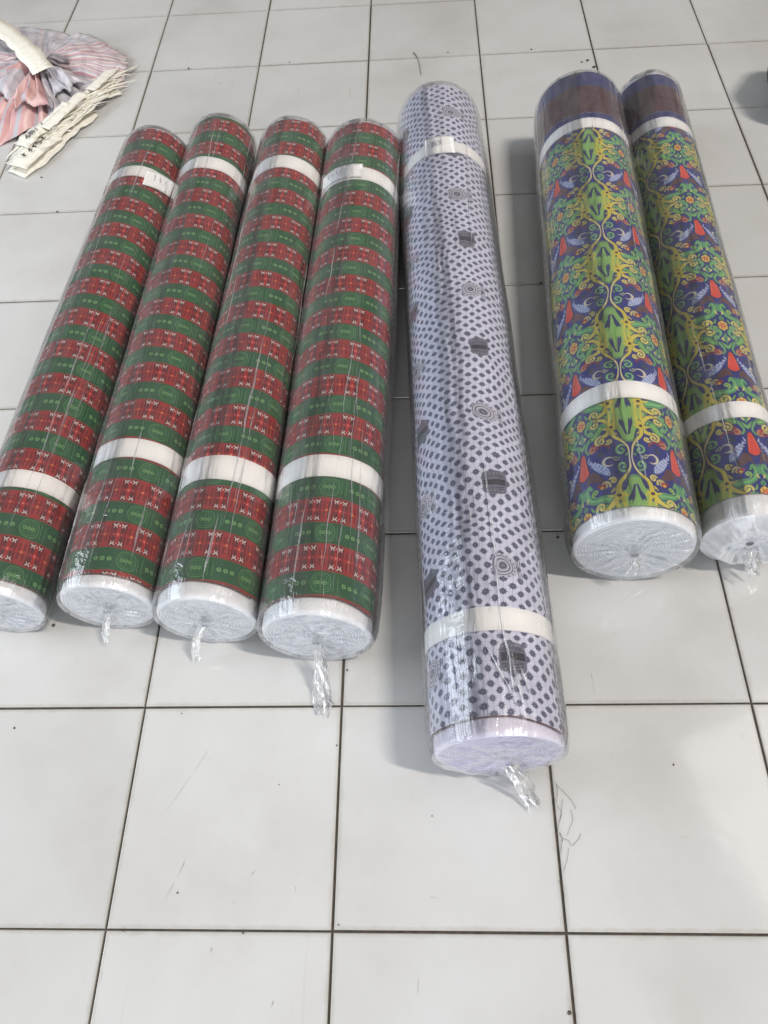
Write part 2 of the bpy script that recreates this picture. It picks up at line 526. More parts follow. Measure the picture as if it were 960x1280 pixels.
        c.stroke(bez(PP(T([(.965, .30), (.985, .25), (.97, .205)])), 8), .0050, .0016, teal)
    half = c.a
    full = np.concatenate([half[:, ::-1], half], axis=1)
    c.a = np.ascontiguousarray(full); c.W = full.shape[1]
    c.weave(.08, 9)
    return c.image('scroll_print')


SBV = 0.185


def print_border():
    c = Canvas(BHU * 2, SBV, 2600, (14, 26, 116))
    c.rect(-.001, .15, .040, .138, (78, 10, 30))
    rng = np.random.default_rng(2)
    for k in range(26):
        x = k * .149 / 26
        h = .003 + .003 * rng.random()
        c.disc(x, .0375 + .002 * math.sin(k * 1.9), .0017 + .0009 * rng.random(), (168, 138, 110), .8, 2)
        c.stroke([(x, .044), (x + .002, .052)], .0016, .0006, (134, 66, 66), .5)
        c.stroke([(x, .136), (x + .0015, .138 + h)], .0012, .0008, (120, 60, 70), .4)
    for j in range(4):
        for k in range(10):
            c.disc((k + .5 * (j % 2)) * .0149, .060 + j * .02, .0035, (96, 38, 58), .5, 6)
    for k in range(3):
        x = .0745 + (k - 1) * .0085
        for e in (-1, 1):
            c.stroke(spiral(x + e * .003, .006, .004, .001, 1.5, e * 1.1), .0016, .001, (120, 176, 120), .9)
        c.stroke([(x, .0), (x, .017)], .0014, .0008, (200, 200, 180), .8)
    c.weave(.08, 8)
    return c.image('border_print')


# ------------------------------------------------------------------ materials
def nmat(name):
    m = bpy.data.materials.new(name); m.use_nodes = True
    nt = m.node_tree; nt.nodes.clear()
    out = nt.nodes.new('ShaderNodeOutputMaterial')
    return m, nt, out


def N(nt, t, **kw):
    n = nt.nodes.new(t)
    for k, v in kw.items():
        if k == 'ins':
            for a, b in v.items():
                n.inputs[a].default_value = b
        else:
            setattr(n, k, v)
    return n


def ramp(nt, fac, stops, interp='LINEAR'):
    r = nt.nodes.new('ShaderNodeValToRGB'); r.color_ramp.interpolation = interp
    while len(r.color_ramp.elements) < len(stops):
        r.color_ramp.elements.new(.5)
    for e, (p, c) in zip(r.color_ramp.elements, stops):
        e.position = p; e.color = tuple(c) + (1,) if len(c) == 3 else c
    nt.links.new(fac, r.inputs[0])
    return r


def print_mat(name, img, pu, pv, ou, ov, gain=1.0):
    m, nt, out = nmat(name); L = nt.links.new
    uv = N(nt, 'ShaderNodeUVMap', uv_map='UVMap')
    mp = N(nt, 'ShaderNodeMapping')
    mp.inputs['Scale'].default_value = (1 / pu, 1 / pv, 1)
    mp.inputs['Location'].default_value = (ou / pu, ov / pv, 0)
    L(uv.outputs[0], mp.inputs[0])
    # slight stretch of the cloth so that the rows do not run dead straight
    nz = N(nt, 'ShaderNodeTexNoise', ins={'Scale': 9.0, 'Detail': 2.0})
    L(uv.outputs[0], nz.inputs['Vector'])
    sub = N(nt, 'ShaderNodeVectorMath', operation='MULTIPLY_ADD')
    sub.inputs[1].default_value = (.15, .13, 0); L(nz.outputs['Color'], sub.inputs[0]); L(mp.outputs[0], sub.inputs[2])
    im = N(nt, 'ShaderNodeTexImage', image=img, interpolation='Cubic'); L(sub.outputs[0], im.inputs[0])
    fade = N(nt, 'ShaderNodeTexNoise', ins={'Scale': 26.0, 'Detail': 4.0}); L(uv.outputs[0], fade.inputs['Vector'])
    rr = ramp(nt, fade.outputs[0], [(.3, (.86 * gain,) * 3), (.7, (1.0 * gain,) * 3)])
    mx = N(nt, 'ShaderNodeMix', data_type='RGBA', blend_type='MULTIPLY'); mx.inputs[0].default_value = 1
    L(im.outputs[0], mx.inputs[6]); L(rr.outputs[0], mx.inputs[7])
    p = N(nt, 'ShaderNodeBsdfPrincipled', ins={'Roughness': .62, 'Specular IOR Level': .35})
    L(mx.outputs[2], p.inputs['Base Color'])
    wv = N(nt, 'ShaderNodeTexNoise', ins={'Scale': 60.0, 'Detail': 3.0}); L(uv.outputs[0], wv.inputs['Vector'])
    b = N(nt, 'ShaderNodeBump', ins={'Strength': .25, 'Distance': .003}); L(wv.outputs[0], b.inputs['Height'])
    L(b.outputs[0], p.inputs['Normal']); L(p.outputs[0], out.inputs[0])
    return m


def plain_mat(name, col, rough=.6, var=.08, scale=40, spec=.4, bump=.0, bdist=.002):
    m, nt, out = nmat(name); L = nt.links.new
    tc = N(nt, 'ShaderNodeTexCoord')
    nz = N(nt, 'ShaderNodeTexNoise', ins={'Scale': scale, 'Detail': 5.0}); L(tc.outputs['Object'], nz.inputs['Vector'])
    r = ramp(nt, nz.outputs[0], [(.3, [c * (1 - var) for c in col]), (.7, [min(1, c * (1 + var)) for c in col])])
    p = N(nt, 'ShaderNodeBsdfPrincipled', ins={'Roughness': rough, 'Specular IOR Level': spec})
    L(r.outputs[0], p.inputs['Base Color'])
    if bump:
        b = N(nt, 'ShaderNodeBump', ins={'Strength': bump, 'Distance': bdist}); L(nz.outputs[0], b.inputs['Height'])
        L(b.outputs[0], p.inputs['Normal'])
    L(p.outputs[0], out.inputs[0])
    return m


def film_mat(name, milk, bump=.5, rough=.10, stretch=(60, 6), gain=1.0, dist=.004):
    """clear wrapping film: mostly transparent, glossy, a little milky; creases run along the roll"""
    m, nt, out = nmat(name); L = nt.links.new
    uv = N(nt, 'ShaderNodeUVMap', uv_map='UVMap')
    mp = N(nt, 'ShaderNodeMapping'); mp.inputs['Scale'].default_value = (stretch[0], stretch[1], 1)
    mp.inputs['Rotation'].default_value = (0, 0, .05)
    L(uv.outputs[0], mp.inputs[0])
    n1 = N(nt, 'ShaderNodeTexNoise', ins={'Scale': 1.0, 'Detail': 4.0, 'Roughness': .55, 'Distortion': .4}); L(mp.outputs[0], n1.inputs['Vector'])
    n2 = N(nt, 'ShaderNodeTexNoise', ins={'Scale': 22.0, 'Detail': 3.0, 'Distortion': 1.2}); L(uv.outputs[0], n2.inputs['Vector'])
    ad = N(nt, 'ShaderNodeMath', operation='MULTIPLY_ADD'); ad.inputs[1].default_value = .6
    L(n2.outputs[0], ad.inputs[0]); L(n1.outputs[0], ad.inputs[2])
    b = N(nt, 'ShaderNodeBump', ins={'Strength': bump, 'Distance': dist}); L(ad.outputs[0], b.inputs['Height'])
    fr = N(nt, 'ShaderNodeFresnel', ins={'IOR': 1.55}); L(b.outputs[0], fr.inputs['Normal'])
    fm = N(nt, 'ShaderNodeMath', operation='MULTIPLY', use_clamp=True); fm.inputs[1].default_value = 1.5 * gain; L(fr.outputs[0], fm.inputs[0])
    tr = N(nt, 'ShaderNodeBsdfTransparent', ins={'Color': (.965, .97, .975, 1)})
    df = N(nt, 'ShaderNodeBsdfDiffuse', ins={'Color': (.86, .87, .90, 1)}); tl = N(nt, 'ShaderNodeBsdfTranslucent', ins={'Color': (.86, .87, .90, 1)})
    L(b.outputs[0], df.inputs['Normal'])
    mk = N(nt, 'ShaderNodeMixShader', ins={0: .35}); L(df.outputs[0], mk.inputs[1]); L(tl.outputs[0], mk.inputs[2])
    mr = N(nt, 'ShaderNodeMapRange', ins={'From Min': .25, 'From Max': .8, 'To Min': milk * .45, 'To Max': milk * 1.7}); L(ad.outputs[0], mr.inputs[0])
    mr.inputs['From Min'].default_value = .45; mr.inputs['From Max'].default_value = 1.15
    lw = N(nt, 'ShaderNodeLayerWeight', ins={0: .5})          # a scattering sheet veils more when seen edge-on
    pw = N(nt, 'ShaderNodeMath', operation='POWER'); pw.inputs[1].default_value = 2.5; L(lw.outputs['Facing'], pw.inputs[0])
    pm = N(nt, 'ShaderNodeMath', operation='MULTIPLY_ADD'); pm.inputs[1].default_value = 5.0; pm.inputs[2].default_value = 1.0; L(pw.outputs[0], pm.inputs[0])
    pf = N(nt, 'ShaderNodeMath', operation='MULTIPLY', use_clamp=True); L(pm.outputs[0], pf.inputs[0]); L(mr.outputs[0], pf.inputs[1])
    m1 = N(nt, 'ShaderNodeMixShader'); L(pf.outputs[0], m1.inputs[0]); L(tr.outputs[0], m1.inputs[1]); L(mk.outputs[0], m1.inputs[2])
    gl = N(nt, 'ShaderNodeBsdfGlossy', ins={'Roughness': rough, 'Color': (1, 1, 1, 1)}); L(b.outputs[0], gl.inputs['Normal'])
    m2 = N(nt, 'ShaderNodeMixShader'); L(fm.outputs[0], m2.inputs[0]); L(m1.outputs[0], m2.inputs[1]); L(gl.outputs[0], m2.inputs[2])
    L(m2.outputs[0], out.inputs[0])
    return m


def tile_mat():
    m, nt, out = nmat('glazed_white_tile'); L = nt.links.new
    tc = N(nt, 'ShaderNodeTexCoord'); oi = N(nt, 'ShaderNodeObjectInfo'); ge = N(nt, 'ShaderNodeNewGeometry')
    n1 = N(nt, 'ShaderNodeTexNoise', ins={'Scale': 3.2, 'Detail': 5.0, 'Roughness': .6}); L(ge.outputs['Position'], n1.inputs['Vector'])
    n2 = N(nt, 'ShaderNodeTexNoise', ins={'Scale': 38.0, 'Detail': 6.0, 'Roughness': .7}); L(ge.outputs['Position'], n2.inputs['Vector'])
    r1 = ramp(nt, n1.outputs[0], [(.28, (.52, .512, .495)), (.50, (.587, .587, .58)), (.74, (.632, .637, .64))])
    # per-tile tint
    mr = N(nt, 'ShaderNodeMapRange', ins={'To Min': .955, 'To Max': 1.02}); L(oi.outputs['Random'], mr.inputs[0])
    mx = N(nt, 'ShaderNodeMix', data_type='RGBA', blend_type='MULTIPLY'); mx.inputs[0].default_value = 1
    L(r1.outputs[0], mx.inputs[6]); L(mr.outputs[0], mx.inputs[7])
    # fine grime specks
    r2 = ramp(nt, n2.outputs[0], [(.26, (.80, .78, .74)), (.36, (1, 1, 1))])
    mx2 = N(nt, 'ShaderNodeMix', data_type='RGBA', blend_type='MULTIPLY'); mx2.inputs[0].default_value = .6
    L(mx.outputs[2], mx2.inputs[6]); L(r2.outputs[0], mx2.inputs[7])
    # long faint scuffs in two directions
    last = mx2.outputs[2]
    for k, (rot, sx, sy) in enumerate(((.9, 90, 3.0), (-.5, 70, 2.2))):
        mp = N(nt, 'ShaderNodeMapping'); mp.inputs['Rotation'].default_value = (0, 0, rot); mp.inputs['Scale'].default_value = (sx, sy, 1)
        mp.inputs['Location'].default_value = (k * 3.1, 1.7, 0)
        L(ge.outputs['Position'], mp.inputs[0])
        s = N(nt, 'ShaderNodeTexNoise', ins={'Scale': 1.0, 'Detail': 3.0, 'Distortion': .5}); L(mp.outputs[0], s.inputs['Vector'])
        rs = ramp(nt, s.outputs[0], [(.70, (0, 0, 0)), (.80, (1, 1, 1))])
        ms = N(nt, 'ShaderNodeTexNoise', ins={'Scale': 4.5, 'Detail': 1.0}); L(ge.outputs['Position'], ms.inputs['Vector'])
        rm = ramp(nt, ms.outputs[0], [(.50, (0, 0, 0)), (.66, (1, 1, 1))])
        mul = N(nt, 'ShaderNodeMath', operation='MULTIPLY'); L(rs.outputs[0], mul.inputs[0]); L(rm.outputs[0], mul.inputs[1])
        m3 = N(nt, 'ShaderNodeMath', operation='MULTIPLY'); m3.inputs[1].default_value = .30; L(mul.outputs[0], m3.inputs[0])
        mm = N(nt, 'ShaderNodeMix', data_type='RGBA'); mm.inputs[7].default_value = (.34, .32, .29, 1)
        L(m3.outputs[0], mm.inputs[0]); L(last, mm.inputs[6]); last = mm.outputs[2]
    # grime along the edges of each tile
    sp = N(nt, 'ShaderNodeSeparateXYZ'); L(tc.outputs['Object'], sp.inputs[0])
    ab = []
    for k in (0, 1):
        a = N(nt, 'ShaderNodeMath', operation='ABSOLUTE'); L(sp.outputs[k], a.inputs[0]); ab.append(a)
    mxm = N(nt, 'ShaderNodeMath', operation='MAXIMUM'); L(ab[0].outputs[0], mxm.inputs[0]); L(ab[1].outputs[0], mxm.inputs[1])
    nadd = N(nt, 'ShaderNodeMath', operation='MULTIPLY_ADD'); nadd.inputs[1].default_value = .012; L(n2.outputs[0], nadd.inputs[0]); L(mxm.outputs[0], nadd.inputs[2])
    re = ramp(nt, nadd.outputs[0], [(.1495, (1, 1, 1)), (.1545, (.72, .69, .63))])
    me_ = N(nt, 'ShaderNodeMix', data_type='RGBA', blend_type='MULTIPLY'); me_.inputs[0].default_value = .8
    L(last, me_.inputs[6]); L(re.outputs[0], me_.inputs[7])
    p = N(nt, 'ShaderNodeBsdfPrincipled', ins={'Specular IOR Level': .55, 'IOR': 1.5})
    L(me_.outputs[2], p.inputs['Base Color'])
    rr = ramp(nt, n1.outputs[0], [(.3, (.12,) * 3), (.7, (.06,) * 3)]); L(rr.outputs[0], p.inputs['Roughness'])
    nb = N(nt, 'ShaderNodeTexNoise', ins={'Scale': 9.0, 'Detail': 3.0}); L(ge.outputs['Position'], nb.inputs['Vector'])
    b = N(nt, 'ShaderNodeBump', ins={'Strength': .12, 'Distance': .004}); L(nb.outputs[0], b.inputs['Height']); L(b.outputs[0], p.inputs['Normal'])
    L(p.outputs[0], out.inputs[0])
    return m


def wound_mat(name, tint, specks=.5):
    """edge view of many wound cloth layers: fine distorted rings"""
    m, nt, out = nmat(name); L = nt.links.new
    uv = N(nt, 'ShaderNodeUVMap', uv_map='UVMap')      # u = angle share, v = radius in metres
    sp = N(nt, 'ShaderNodeSeparateXYZ'); L(uv.outputs[0], sp.inputs[0])
    tc = N(nt, 'ShaderNodeTexCoord')
    nz = N(nt, 'ShaderNodeTexNoise', ins={'Scale': 30.0, 'Detail': 3.0}); L(tc.outputs['Object'], nz.inputs['Vector'])
    ad = N(nt, 'ShaderNodeMath', operation='MULTIPLY_ADD'); ad.inputs[1].default_value = .018; L(nz.outputs[0], ad.inputs[0]); L(sp.outputs[1], ad.inputs[2])
    sn = N(nt, 'ShaderNodeMath', operation='MULTIPLY'); sn.inputs[1].default_value = 1500; L(ad.outputs[0], sn.inputs[0])
    si = N(nt, 'ShaderNodeMath', operation='SINE'); L(sn.outputs[0], si.inputs[0])
    r = ramp(nt, si.outputs[0], [(.0, [c * .66 for c in tint]), (.55, tint)])
    n2 = N(nt, 'ShaderNodeTexNoise', ins={'Scale': 55.0, 'Detail': 3.0, 'Distortion': 1.0}); L(tc.outputs['Object'], n2.inputs['Vector'])
    r2 = ramp(nt, n2.outputs[0], [(.35, (.30, .32, .38)), (.43, (1, 1, 1))])
    mx = N(nt, 'ShaderNodeMix', data_type='RGBA', blend_type='MULTIPLY'); mx.inputs[0].default_value = specks
    L(r.outputs[0], mx.inputs[6]); L(r2.outputs[0], mx.inputs[7])
    p = N(nt, 'ShaderNodeBsdfPrincipled', ins={'Roughness': .75, 'Specular IOR Level': .2}); L(mx.outputs[2], p.inputs['Base Color'])
    b = N(nt, 'ShaderNodeBump', ins={'Strength': .4, 'Distance': .002}); L(nz.outputs[0], b.inputs['Height']); L(b.outputs[0], p.inputs['Normal'])
    L(p.outputs[0], out.inputs[0])
    return m


def stripe_cloth(name, cols, freq, rough=.85, blur=1.0):
    """woven stripes running along v of the cloth"""
    m, nt, out = nmat(name); L = nt.links.new
    uv = N(nt, 'ShaderNodeUVMap', uv_map='UVMap')
    sp = N(nt, 'ShaderNodeSeparateXYZ'); L(uv.outputs[0], sp.inputs[0])
    mu = N(nt, 'ShaderNodeMath', operation='MULTIPLY'); mu.inputs[1].default_value = freq; L(sp.outputs[0], mu.inputs[0])
    fr = N(nt, 'ShaderNodeMath', operation='FRACT'); L(mu.outputs[0], fr.inputs[0])
    n = len(cols)
    st = []
    for i, c_ in enumerate(cols):
        st.append(((i + .12) / n, c_)); st.append(((i + .88) / n, c_))
    r = ramp(nt, fr.outputs[0], st)
    mv = N(nt, 'ShaderNodeMath', operation='MULTIPLY'); mv.inputs[1].default_value = freq * .8; L(sp.outputs[1], mv.inputs[0])
    fv = N(nt, 'ShaderNodeMath', operation='FRACT'); L(mv.outputs[0], fv.inputs[0])
    rv = ramp(nt, fv.outputs[0], [(.0, (1, 1, 1)), (.45, (1, 1, 1)), (.55, (.82, .80, .84)), (.75, (.82, .80, .84)), (.85, (1, 1, 1))])
    mx = N(nt, 'ShaderNodeMix', data_type='RGBA', blend_type='MULTIPLY'); mx.inputs[0].default_value = .7
    L(r.outputs[0], mx.inputs[6]); L(rv.outputs[0], mx.inputs[7])
    p = N(nt, 'ShaderNodeBsdfPrincipled', ins={'Roughness': rough, 'Specular IOR Level': .15})
    L(mx.outputs[2], p.inputs['Base Color'])
    tc = N(nt, 'ShaderNodeTexCoord')
    nz = N(nt, 'ShaderNodeTexNoise', ins={'Scale': 220.0, 'Detail': 2.0}); L(tc.outputs['Object'], nz.inputs['Vector'])
    b = N(nt, 'ShaderNodeBump', ins={'Strength': .3, 'Distance': .002}); L(nz.outputs[0], b.inputs['Height']); L(b.outputs[0], p.inputs['Normal'])
    L(p.outputs[0], out.inputs[0])
    return m


IMG_G, IMG_D, IMG_S, IMG_B = print_green(), print_dots(), print_scroll(), print_border()
M_TILE = tile_mat()
M_GROUT = plain_mat('dark_grout', (.085, .072, .060), .9, .35, 60, .2, .5)
M_PAPER = plain_mat('white_paper', (.90, .89, .88), .7, .04, 30, .3, .2)
M_LABEL = plain_mat('label_paper', (.92, .92, .92), .55, .03, 30, .4, .2)
M_INK = plain_mat('faded_blue_ink', (.34, .36, .48), .7, .1)
M_BLACKINK = plain_mat('black_ink', (.03, .03, .03), .7, .1)
M_SELV = plain_mat('dark_selvage', (.12, .05, .04), .7, .4, 200)
M_WHITECLOTH = plain_mat('white_cloth_rim', (.80, .80, .82), .8, .07, 70, .2, .5)
M_LILACCLOTH = plain_mat('lilac_cloth_rim', (.76, .72, .82), .8, .07, 70, .2, .5)
M_WOUND = wound_mat('wound_white_layers', (.78, .79, .83))
M_WOUND2 = wound_mat('wound_white_layers_clean', (.78, .79, .82), .12)
M_WOUNDL = wound_mat('wound_lilac_layers', (.66, .62, .80), .1)
M_FILM = film_mat('clear_film', .055, .75, gain=.9)
M_CAP = film_mat('gathered_film', .13, .6, .20, (26, 26), .9)
M_TAIL = film_mat('crumpled_film', .15, .45, .32, (60, 40), .55)
M_HEAVY = film_mat('folded_film', .55, .7, .30, (36, 36), .8)
M_CREASE = film_mat('film_crease', .27, .5, .22, (50, 50), 1.8)
M_HAIR = plain_mat('dark_hair', (.05, .04, .035), .6)
M_SCUFF = plain_mat('scuff', (.44, .42, .385), .8, .3, 300)
M_DIRT = plain_mat('dirt', (.10, .085, .07), .9, .3, 300)

# ------------------------------------------------------------------ the floor
g = .6
fl = mesh('floor', [(-2.1, -1.2, -.0035), (2.7, -1.2, -.0035), (2.7, 3.6, -.0035), (-2.1, 3.6, -.0035),
                    (-2.1, -1.2, -.03), (2.7, -1.2, -.03), (2.7, 3.6, -.03), (-2.1, 3.6, -.03)],
          [(0, 1, 2, 3), (7, 6, 5, 4), (0, 4, 5, 1), (1, 5, 6, 2), (2, 6, 7, 3), (3, 7, 4, 0)])
floor = link('floor', fl, M_GROUT, smooth=False)
floor['kind'] = 'structure'
floor['label'] = 'white glazed square floor tiles with dark joints'


def tile_mesh(wx, wy):
    hx, hy = wx / 2, wy / 2
    vs, fs = [], []
    prof = [(0.0, -.006), (0.0, -.0012), (.0006, -.0003), (.0014, 0.0)]
    for inset, z in prof:
        a, b = hx - inset, hy - inset
        vs += [(-a, -b, z), (a, -b, z), (a, b, z), (-a, b, z)]
    for k in range(len(prof) - 1):
        for i in range(4):
            j = (i + 1) % 4
            fs.append((k * 4 + i, k * 4 + j, k * 4 + 4 + j, k * 4 + 4 + i))
    n = (len(prof) - 1) * 4
    fs.append((n, n + 1, n + 2, n + 3))
    return mesh('tile', vs, fs)


tm = tile_mesh(TILE - .0034, TILE - .0027)
tm.materials.append(M_TILE)
rt = random.Random(3)
for r in range(-3, 11):
    for c in range(-6, 8):
        o = bpy.data.objects.new('tile', tm); C.objects.link(o); o.parent = floor
        o.location = ((c + .5) * TILE + rt.uniform(-.0004, .0004), (r + .5) * TILE + rt.uniform(-.0005, .0005), rt.uniform(-.0003, 0))
        o.rotation_euler = (rt.uniform(-.0022, .0022), rt.uniform(-.0022, .0022), rt.uniform(-.0008, .0008) + (math.pi if rt.random() < .5 else 0))


# ------------------------------------------------------------------ fabric rolls
def cyl_pt(R, ang, s, z0):
    return (R * math.sin(ang), s, z0 + R * math.cos(ang))


def make_roll(key, spec):
    xn, yn, xf, yf, R = spec['pose']
    L = math.hypot(xf - xn, yf - yn)
    rot = math.atan2(yf - yn, xf - xn) - math.pi / 2
    root = thing('fabric_roll', spec['label'], 'fabric roll', (xn, yn, 0), rot, spec['group'])
    Z0 = R + .0022
    nf = smooth_noise(spec['seed'])
    rnd = random.Random(spec['seed'])
    s0, s1 = spec['fab']
    seam = spec.get('seam', 1.9)          # angle (from the top, clockwise towards +x) of the loose edge
    lump = lambda a, s: .0020 * nf(math.cos(a) * 1.3, math.sin(a) * 1.3, s * 5) + .0006 * nf(math.cos(a) * 3, s * 14, math.sin(a) * 3)
    # printed cloth, wound: radius steps by one layer at the seam, the outer layer sits a little askew
    nu, nv = 128, 64
    vs, uvs = [], []
    for j in range(nv + 1):
        f = j / nv
        for i in range(nu + 1):
            a = seam - 2 * math.pi + 2 * math.pi * i / nu
            step = .0016 * i / nu
            ask = spec.get('askew', .003) * max(0, (i / nu - .86) / .14)
            s = s0 + (s1 - s0) * f - (ask if f < .5 else -ask * .5) * (1 - min(f, 1 - f) * 2)
            s += .0012 * nf(a * 2, j * .0 + (0 if f < .5 else 5)) * (1 if j in (0, nv) else 0)
            r = R - .0010 + step + lump(a, s)
            vs.append(cyl_pt(r, a, s, Z0)); uvs.append((a * R, s))
    me = mesh('fabric', vs, grid_faces(nu + 1, nv + 1)); set_uv(me, uvs)
    for m in spec['mats']:
        me.materials.append(m)
    if spec.get('border'):
        sb = spec['border']
        for p in me.polygons:
            if sum(me.vertices[v].co.y for v in p.vertices) / 4 > sb:
                p.material_index = 1
    fab = link('fabric', me, None, root)
    # dark selvage line at the near edge, following the cloth edge
    if spec.get('selvage', True):
        sv = []
        for (ds, dr) in ((-.0006, .0000), (-.0004, .0010), (.0012, .0010), (.0014, .0002)):
            for i in range(nu + 1):
                a = seam - 2 * math.pi + 2 * math.pi * i / nu
                x, y, z = vs[i]
                rr = math.hypot(x, z - Z0)
                k = (rr + dr) / rr
                sv.append((x * k, y + ds, Z0 + (z - Z0) * k))
        link('selvage', mesh('selvage', sv, grid_faces(nu + 1, 4)), M_SELV, fab)

    # inner layers: plain cloth standing proud of the print at both ends, wound face
    def end_face(near):
        n = 96
        prof = []
        r0 = R - .0030
        yb = (s0 if near else s1)
        out = 0.0 if near else L
        sg = 1 if near else -1
        prof.append((r0 - .0004, yb + sg * .012)); prof.append((r0, yb)); prof.append((r0 - .0002, out + sg * .006))
        prof.append((r0 - .0018, out + sg * .0018)); prof.append((r0 - .005, out))
        m = 26
        for k in range(1, m + 1):
            rr = (r0 - .005) + (.012 - (r0 - .005)) * k / m
            prof.append((rr, out + sg * (.0012 * (k % 4 == 0) + .003 * (k / m))))
        prof.append((.012, out + sg * .02)); prof.append((.002, out + sg * .021))
        V, U = [], []
        for k, (rr, y) in enumerate(prof):
            for i in range(n):
                a = 2 * math.pi * i / n
                wob = 0 if k < 2 else .0010 * nf(math.cos(a) * 2 + k * .35, math.sin(a) * 2, 3 + k * .22)
                V.append(cyl_pt(rr + (lump(a, y) if k < 4 else 0), a, y + wob, Z0)); U.append((i / n, rr))
        F = grid_faces(n, len(prof), True)
        if not near:
            F = [f[::-1] for f in F]
        me = mesh('wound_end', V, F); set_uv(me, U)
        me.materials.append(spec['rim']); me.materials.append(spec['wound'])
        for p in me.polygons:
            if p.index // n >= 4:
                p.material_index = 1
        link('wound_end', me, None, root)
    end_face(True); end_face(False)

    # paper bands
    for b in spec['bands']:
        b0, b1 = b['s']
        n = 96
        V = []
        a_over = b.get('join', 2.4)
        tilt = b.get('tilt', 0.0)
        th = .0005
        rows = [(b0, .0000), (b0, .0008 + th), (b0 + (b1 - b0) / 2, .0009 + th), (b1, .0008 + th), (b1, .0000)]
        for (s, dr) in rows:
            for i in range(n + 1):
                a = a_over - 2 * math.pi - .12 + (2 * math.pi + .24) * i / n
                st = .0009 * max(0., min(1., (i / n - .93) / .05))
                bend = tilt * math.sin(a) + .0016 * nf(a * 1.3, s * 30)
                V.append(cyl_pt(R + .0006 + lump(a, s) + dr + st + .0003 * nf(a * 2, s * 8), a, s + bend, Z0))
        band = link('paper_band', mesh('paper_band', V, grid_faces(n + 1, len(rows))), M_PAPER, root)
        band.data.set_sharp_from_angle(angle=R_(35))
        if b.get('label'):
            la0, la1, ls0, ls1, skew = b['label']
            nx, ny = 26, 8
            V = []
            for jj in range(ny + 1):
                for i in range(nx + 1):
                    f = i / nx
                    a = la0 + (la1 - la0) * f
                    s = ls0 + (ls1 - ls0) * jj / ny + skew * (f - .5)
                    lift = .0012 * (abs(f - .5) * 2) ** 4 + .0006 * (jj / ny)
                    V.append(cyl_pt(R + .0034 + lump(a, s) + lift, a, s, Z0))
            lab = link('paper_label', mesh('paper_label', V, grid_faces(nx + 1, ny + 1)), M_LABEL, band)
            md = lab.modifiers.new('thickness', 'SOLIDIFY'); md.thickness = .0003; md.offset = 1
            # faint pen marks (not legible in the photograph)
            parts = []
            nchar = b.get('chars', 5)
            for k in range(nchar):
                f0 = b.get('ink', (.30, .66))[0] + (b.get('ink', (.30, .66))[1] - b.get('ink', (.30, .66))[0]) * k / max(1, nchar - 1)
                pts = []
                for q in range(7):
                    f = f0 + (rnd.random() - .5) * .045
                    v = .42 + q / 6 * .34 + (rnd.random() - .5) * .1
                    a = la0 + (la1 - la0) * f; s = ls0 + (ls1 - ls0) * v + skew * (f - .5)
                    pts.append(cyl_pt(R + .0044 + lump(a, s) + .0008, a, s, Z0))
                parts.append(tube(pts, [.00055] * 7, 4))
            link('handwriting', mesh('handwriting', *merge(parts)), M_INK, lab)

    # clear film sleeve: loose skirts at both sides, pulled together at the ends
    nu, nv = 144, 110
    fl_, fr_ = spec.get('flap', (.004, .004))
    V, U = [], []
    e0, e1 = -.0015, L + .0015

    def film_r(a, s):
        r = R + .0034 + lump(a, s) + .0009 * (1 + nf(math.cos(a) * 5, math.sin(a) * 5, s * 3)) + .0015 * abs(nf(a * 9, s * 2.6, 4)) + .0008 * abs(nf(a * 17 + s * 3, s * 5, 7))
        d = abs(a) - R_(104)
        w_ = math.exp(-(d / R_(26)) ** 2)
        amp = fr_ if a > 0 else fl_
        amp *= .55 + .75 * nf(s * 2.6, 9 if a > 0 else 2) + .22 * nf(s * 11, 3 if a > 0 else 7)
        env = min(1, max(0, (s + .004) / .06)) * min(1, max(0, (L + .004 - s) / .06))
        r += max(0, amp) * w_ * env
        r += .0012 * abs(nf(a * 6, s * 9, 5)) * w_
        return r
    for j in range(nv + 1):
        s = e0 + (e1 - e0) * j / nv
        for i in range(nu):
            a = -math.pi + 2 * math.pi * i / nu
            r = film_r(a, s)
            if j in (0, nv):
                r -= .0045
            elif j in (1, nv - 1):
                r -= .0012
            x, y, z = cyl_pt(r, a, s, Z0)
            V.append((x, y, max(z, .0009))); U.append((a * R, s))
    F = grid_faces(nu, nv + 1, True)
    me = mesh('plastic_wrap', V, F); set_uv(me, U)
    film = link('plastic_wrap', me, M_FILM, root)

    # gathered film over the ends
    def cap(near, mat):
        n, m = 168, 18
        V, U = [], []
        kf = spec.get('pleats', 11)
        bulge = spec.get('bulge', .0) if near else 0
        cx, cz = spec.get('knot', (0., 0.)) if near else (0, 0)
        sg = -1 if near else 1
        base = e0 if near else e1
        for k in range(m + 1):
            f = k / m
            for i in range(n):
                a = -math.pi + 2 * math.pi * i / n
                rr = film_r(a, base) - .0045
                if k == 0:
                    r = rr
                else:
                    r = (rr - .001) * (1 - f) + .006 * f
                pl = math.sin(kf * a + 2.2 * nf(a * 1.3, f * 2) * 3 + f * 1.6) * .5 + nf(math.cos(a) * 6, math.sin(a) * 6, f * 3) * .9
                push = sg * (.0030 * math.sin(math.pi * min(1, f * 1.05)) * pl + .003 * math.sin(math.pi * f) + .008 * f ** 5 + bulge * math.sin(math.pi * min(1, f * 1.25)) * (.6 + .8 * nf(a, f * 3, 8)))
                x, y, z = cyl_pt(r, a, base + push, Z0)
                V.append((x + cx * f * f, y, max(.001, z + cz * f * f))); U.append((math.cos(a) * r, math.sin(a) * r))
        F = grid_faces(n, m + 1, True)
        if near:
            F = [f[::-1] for f in F]
        me = mesh('film_end', V, F); set_uv(me, U)
        link('film_end', me, mat, film)
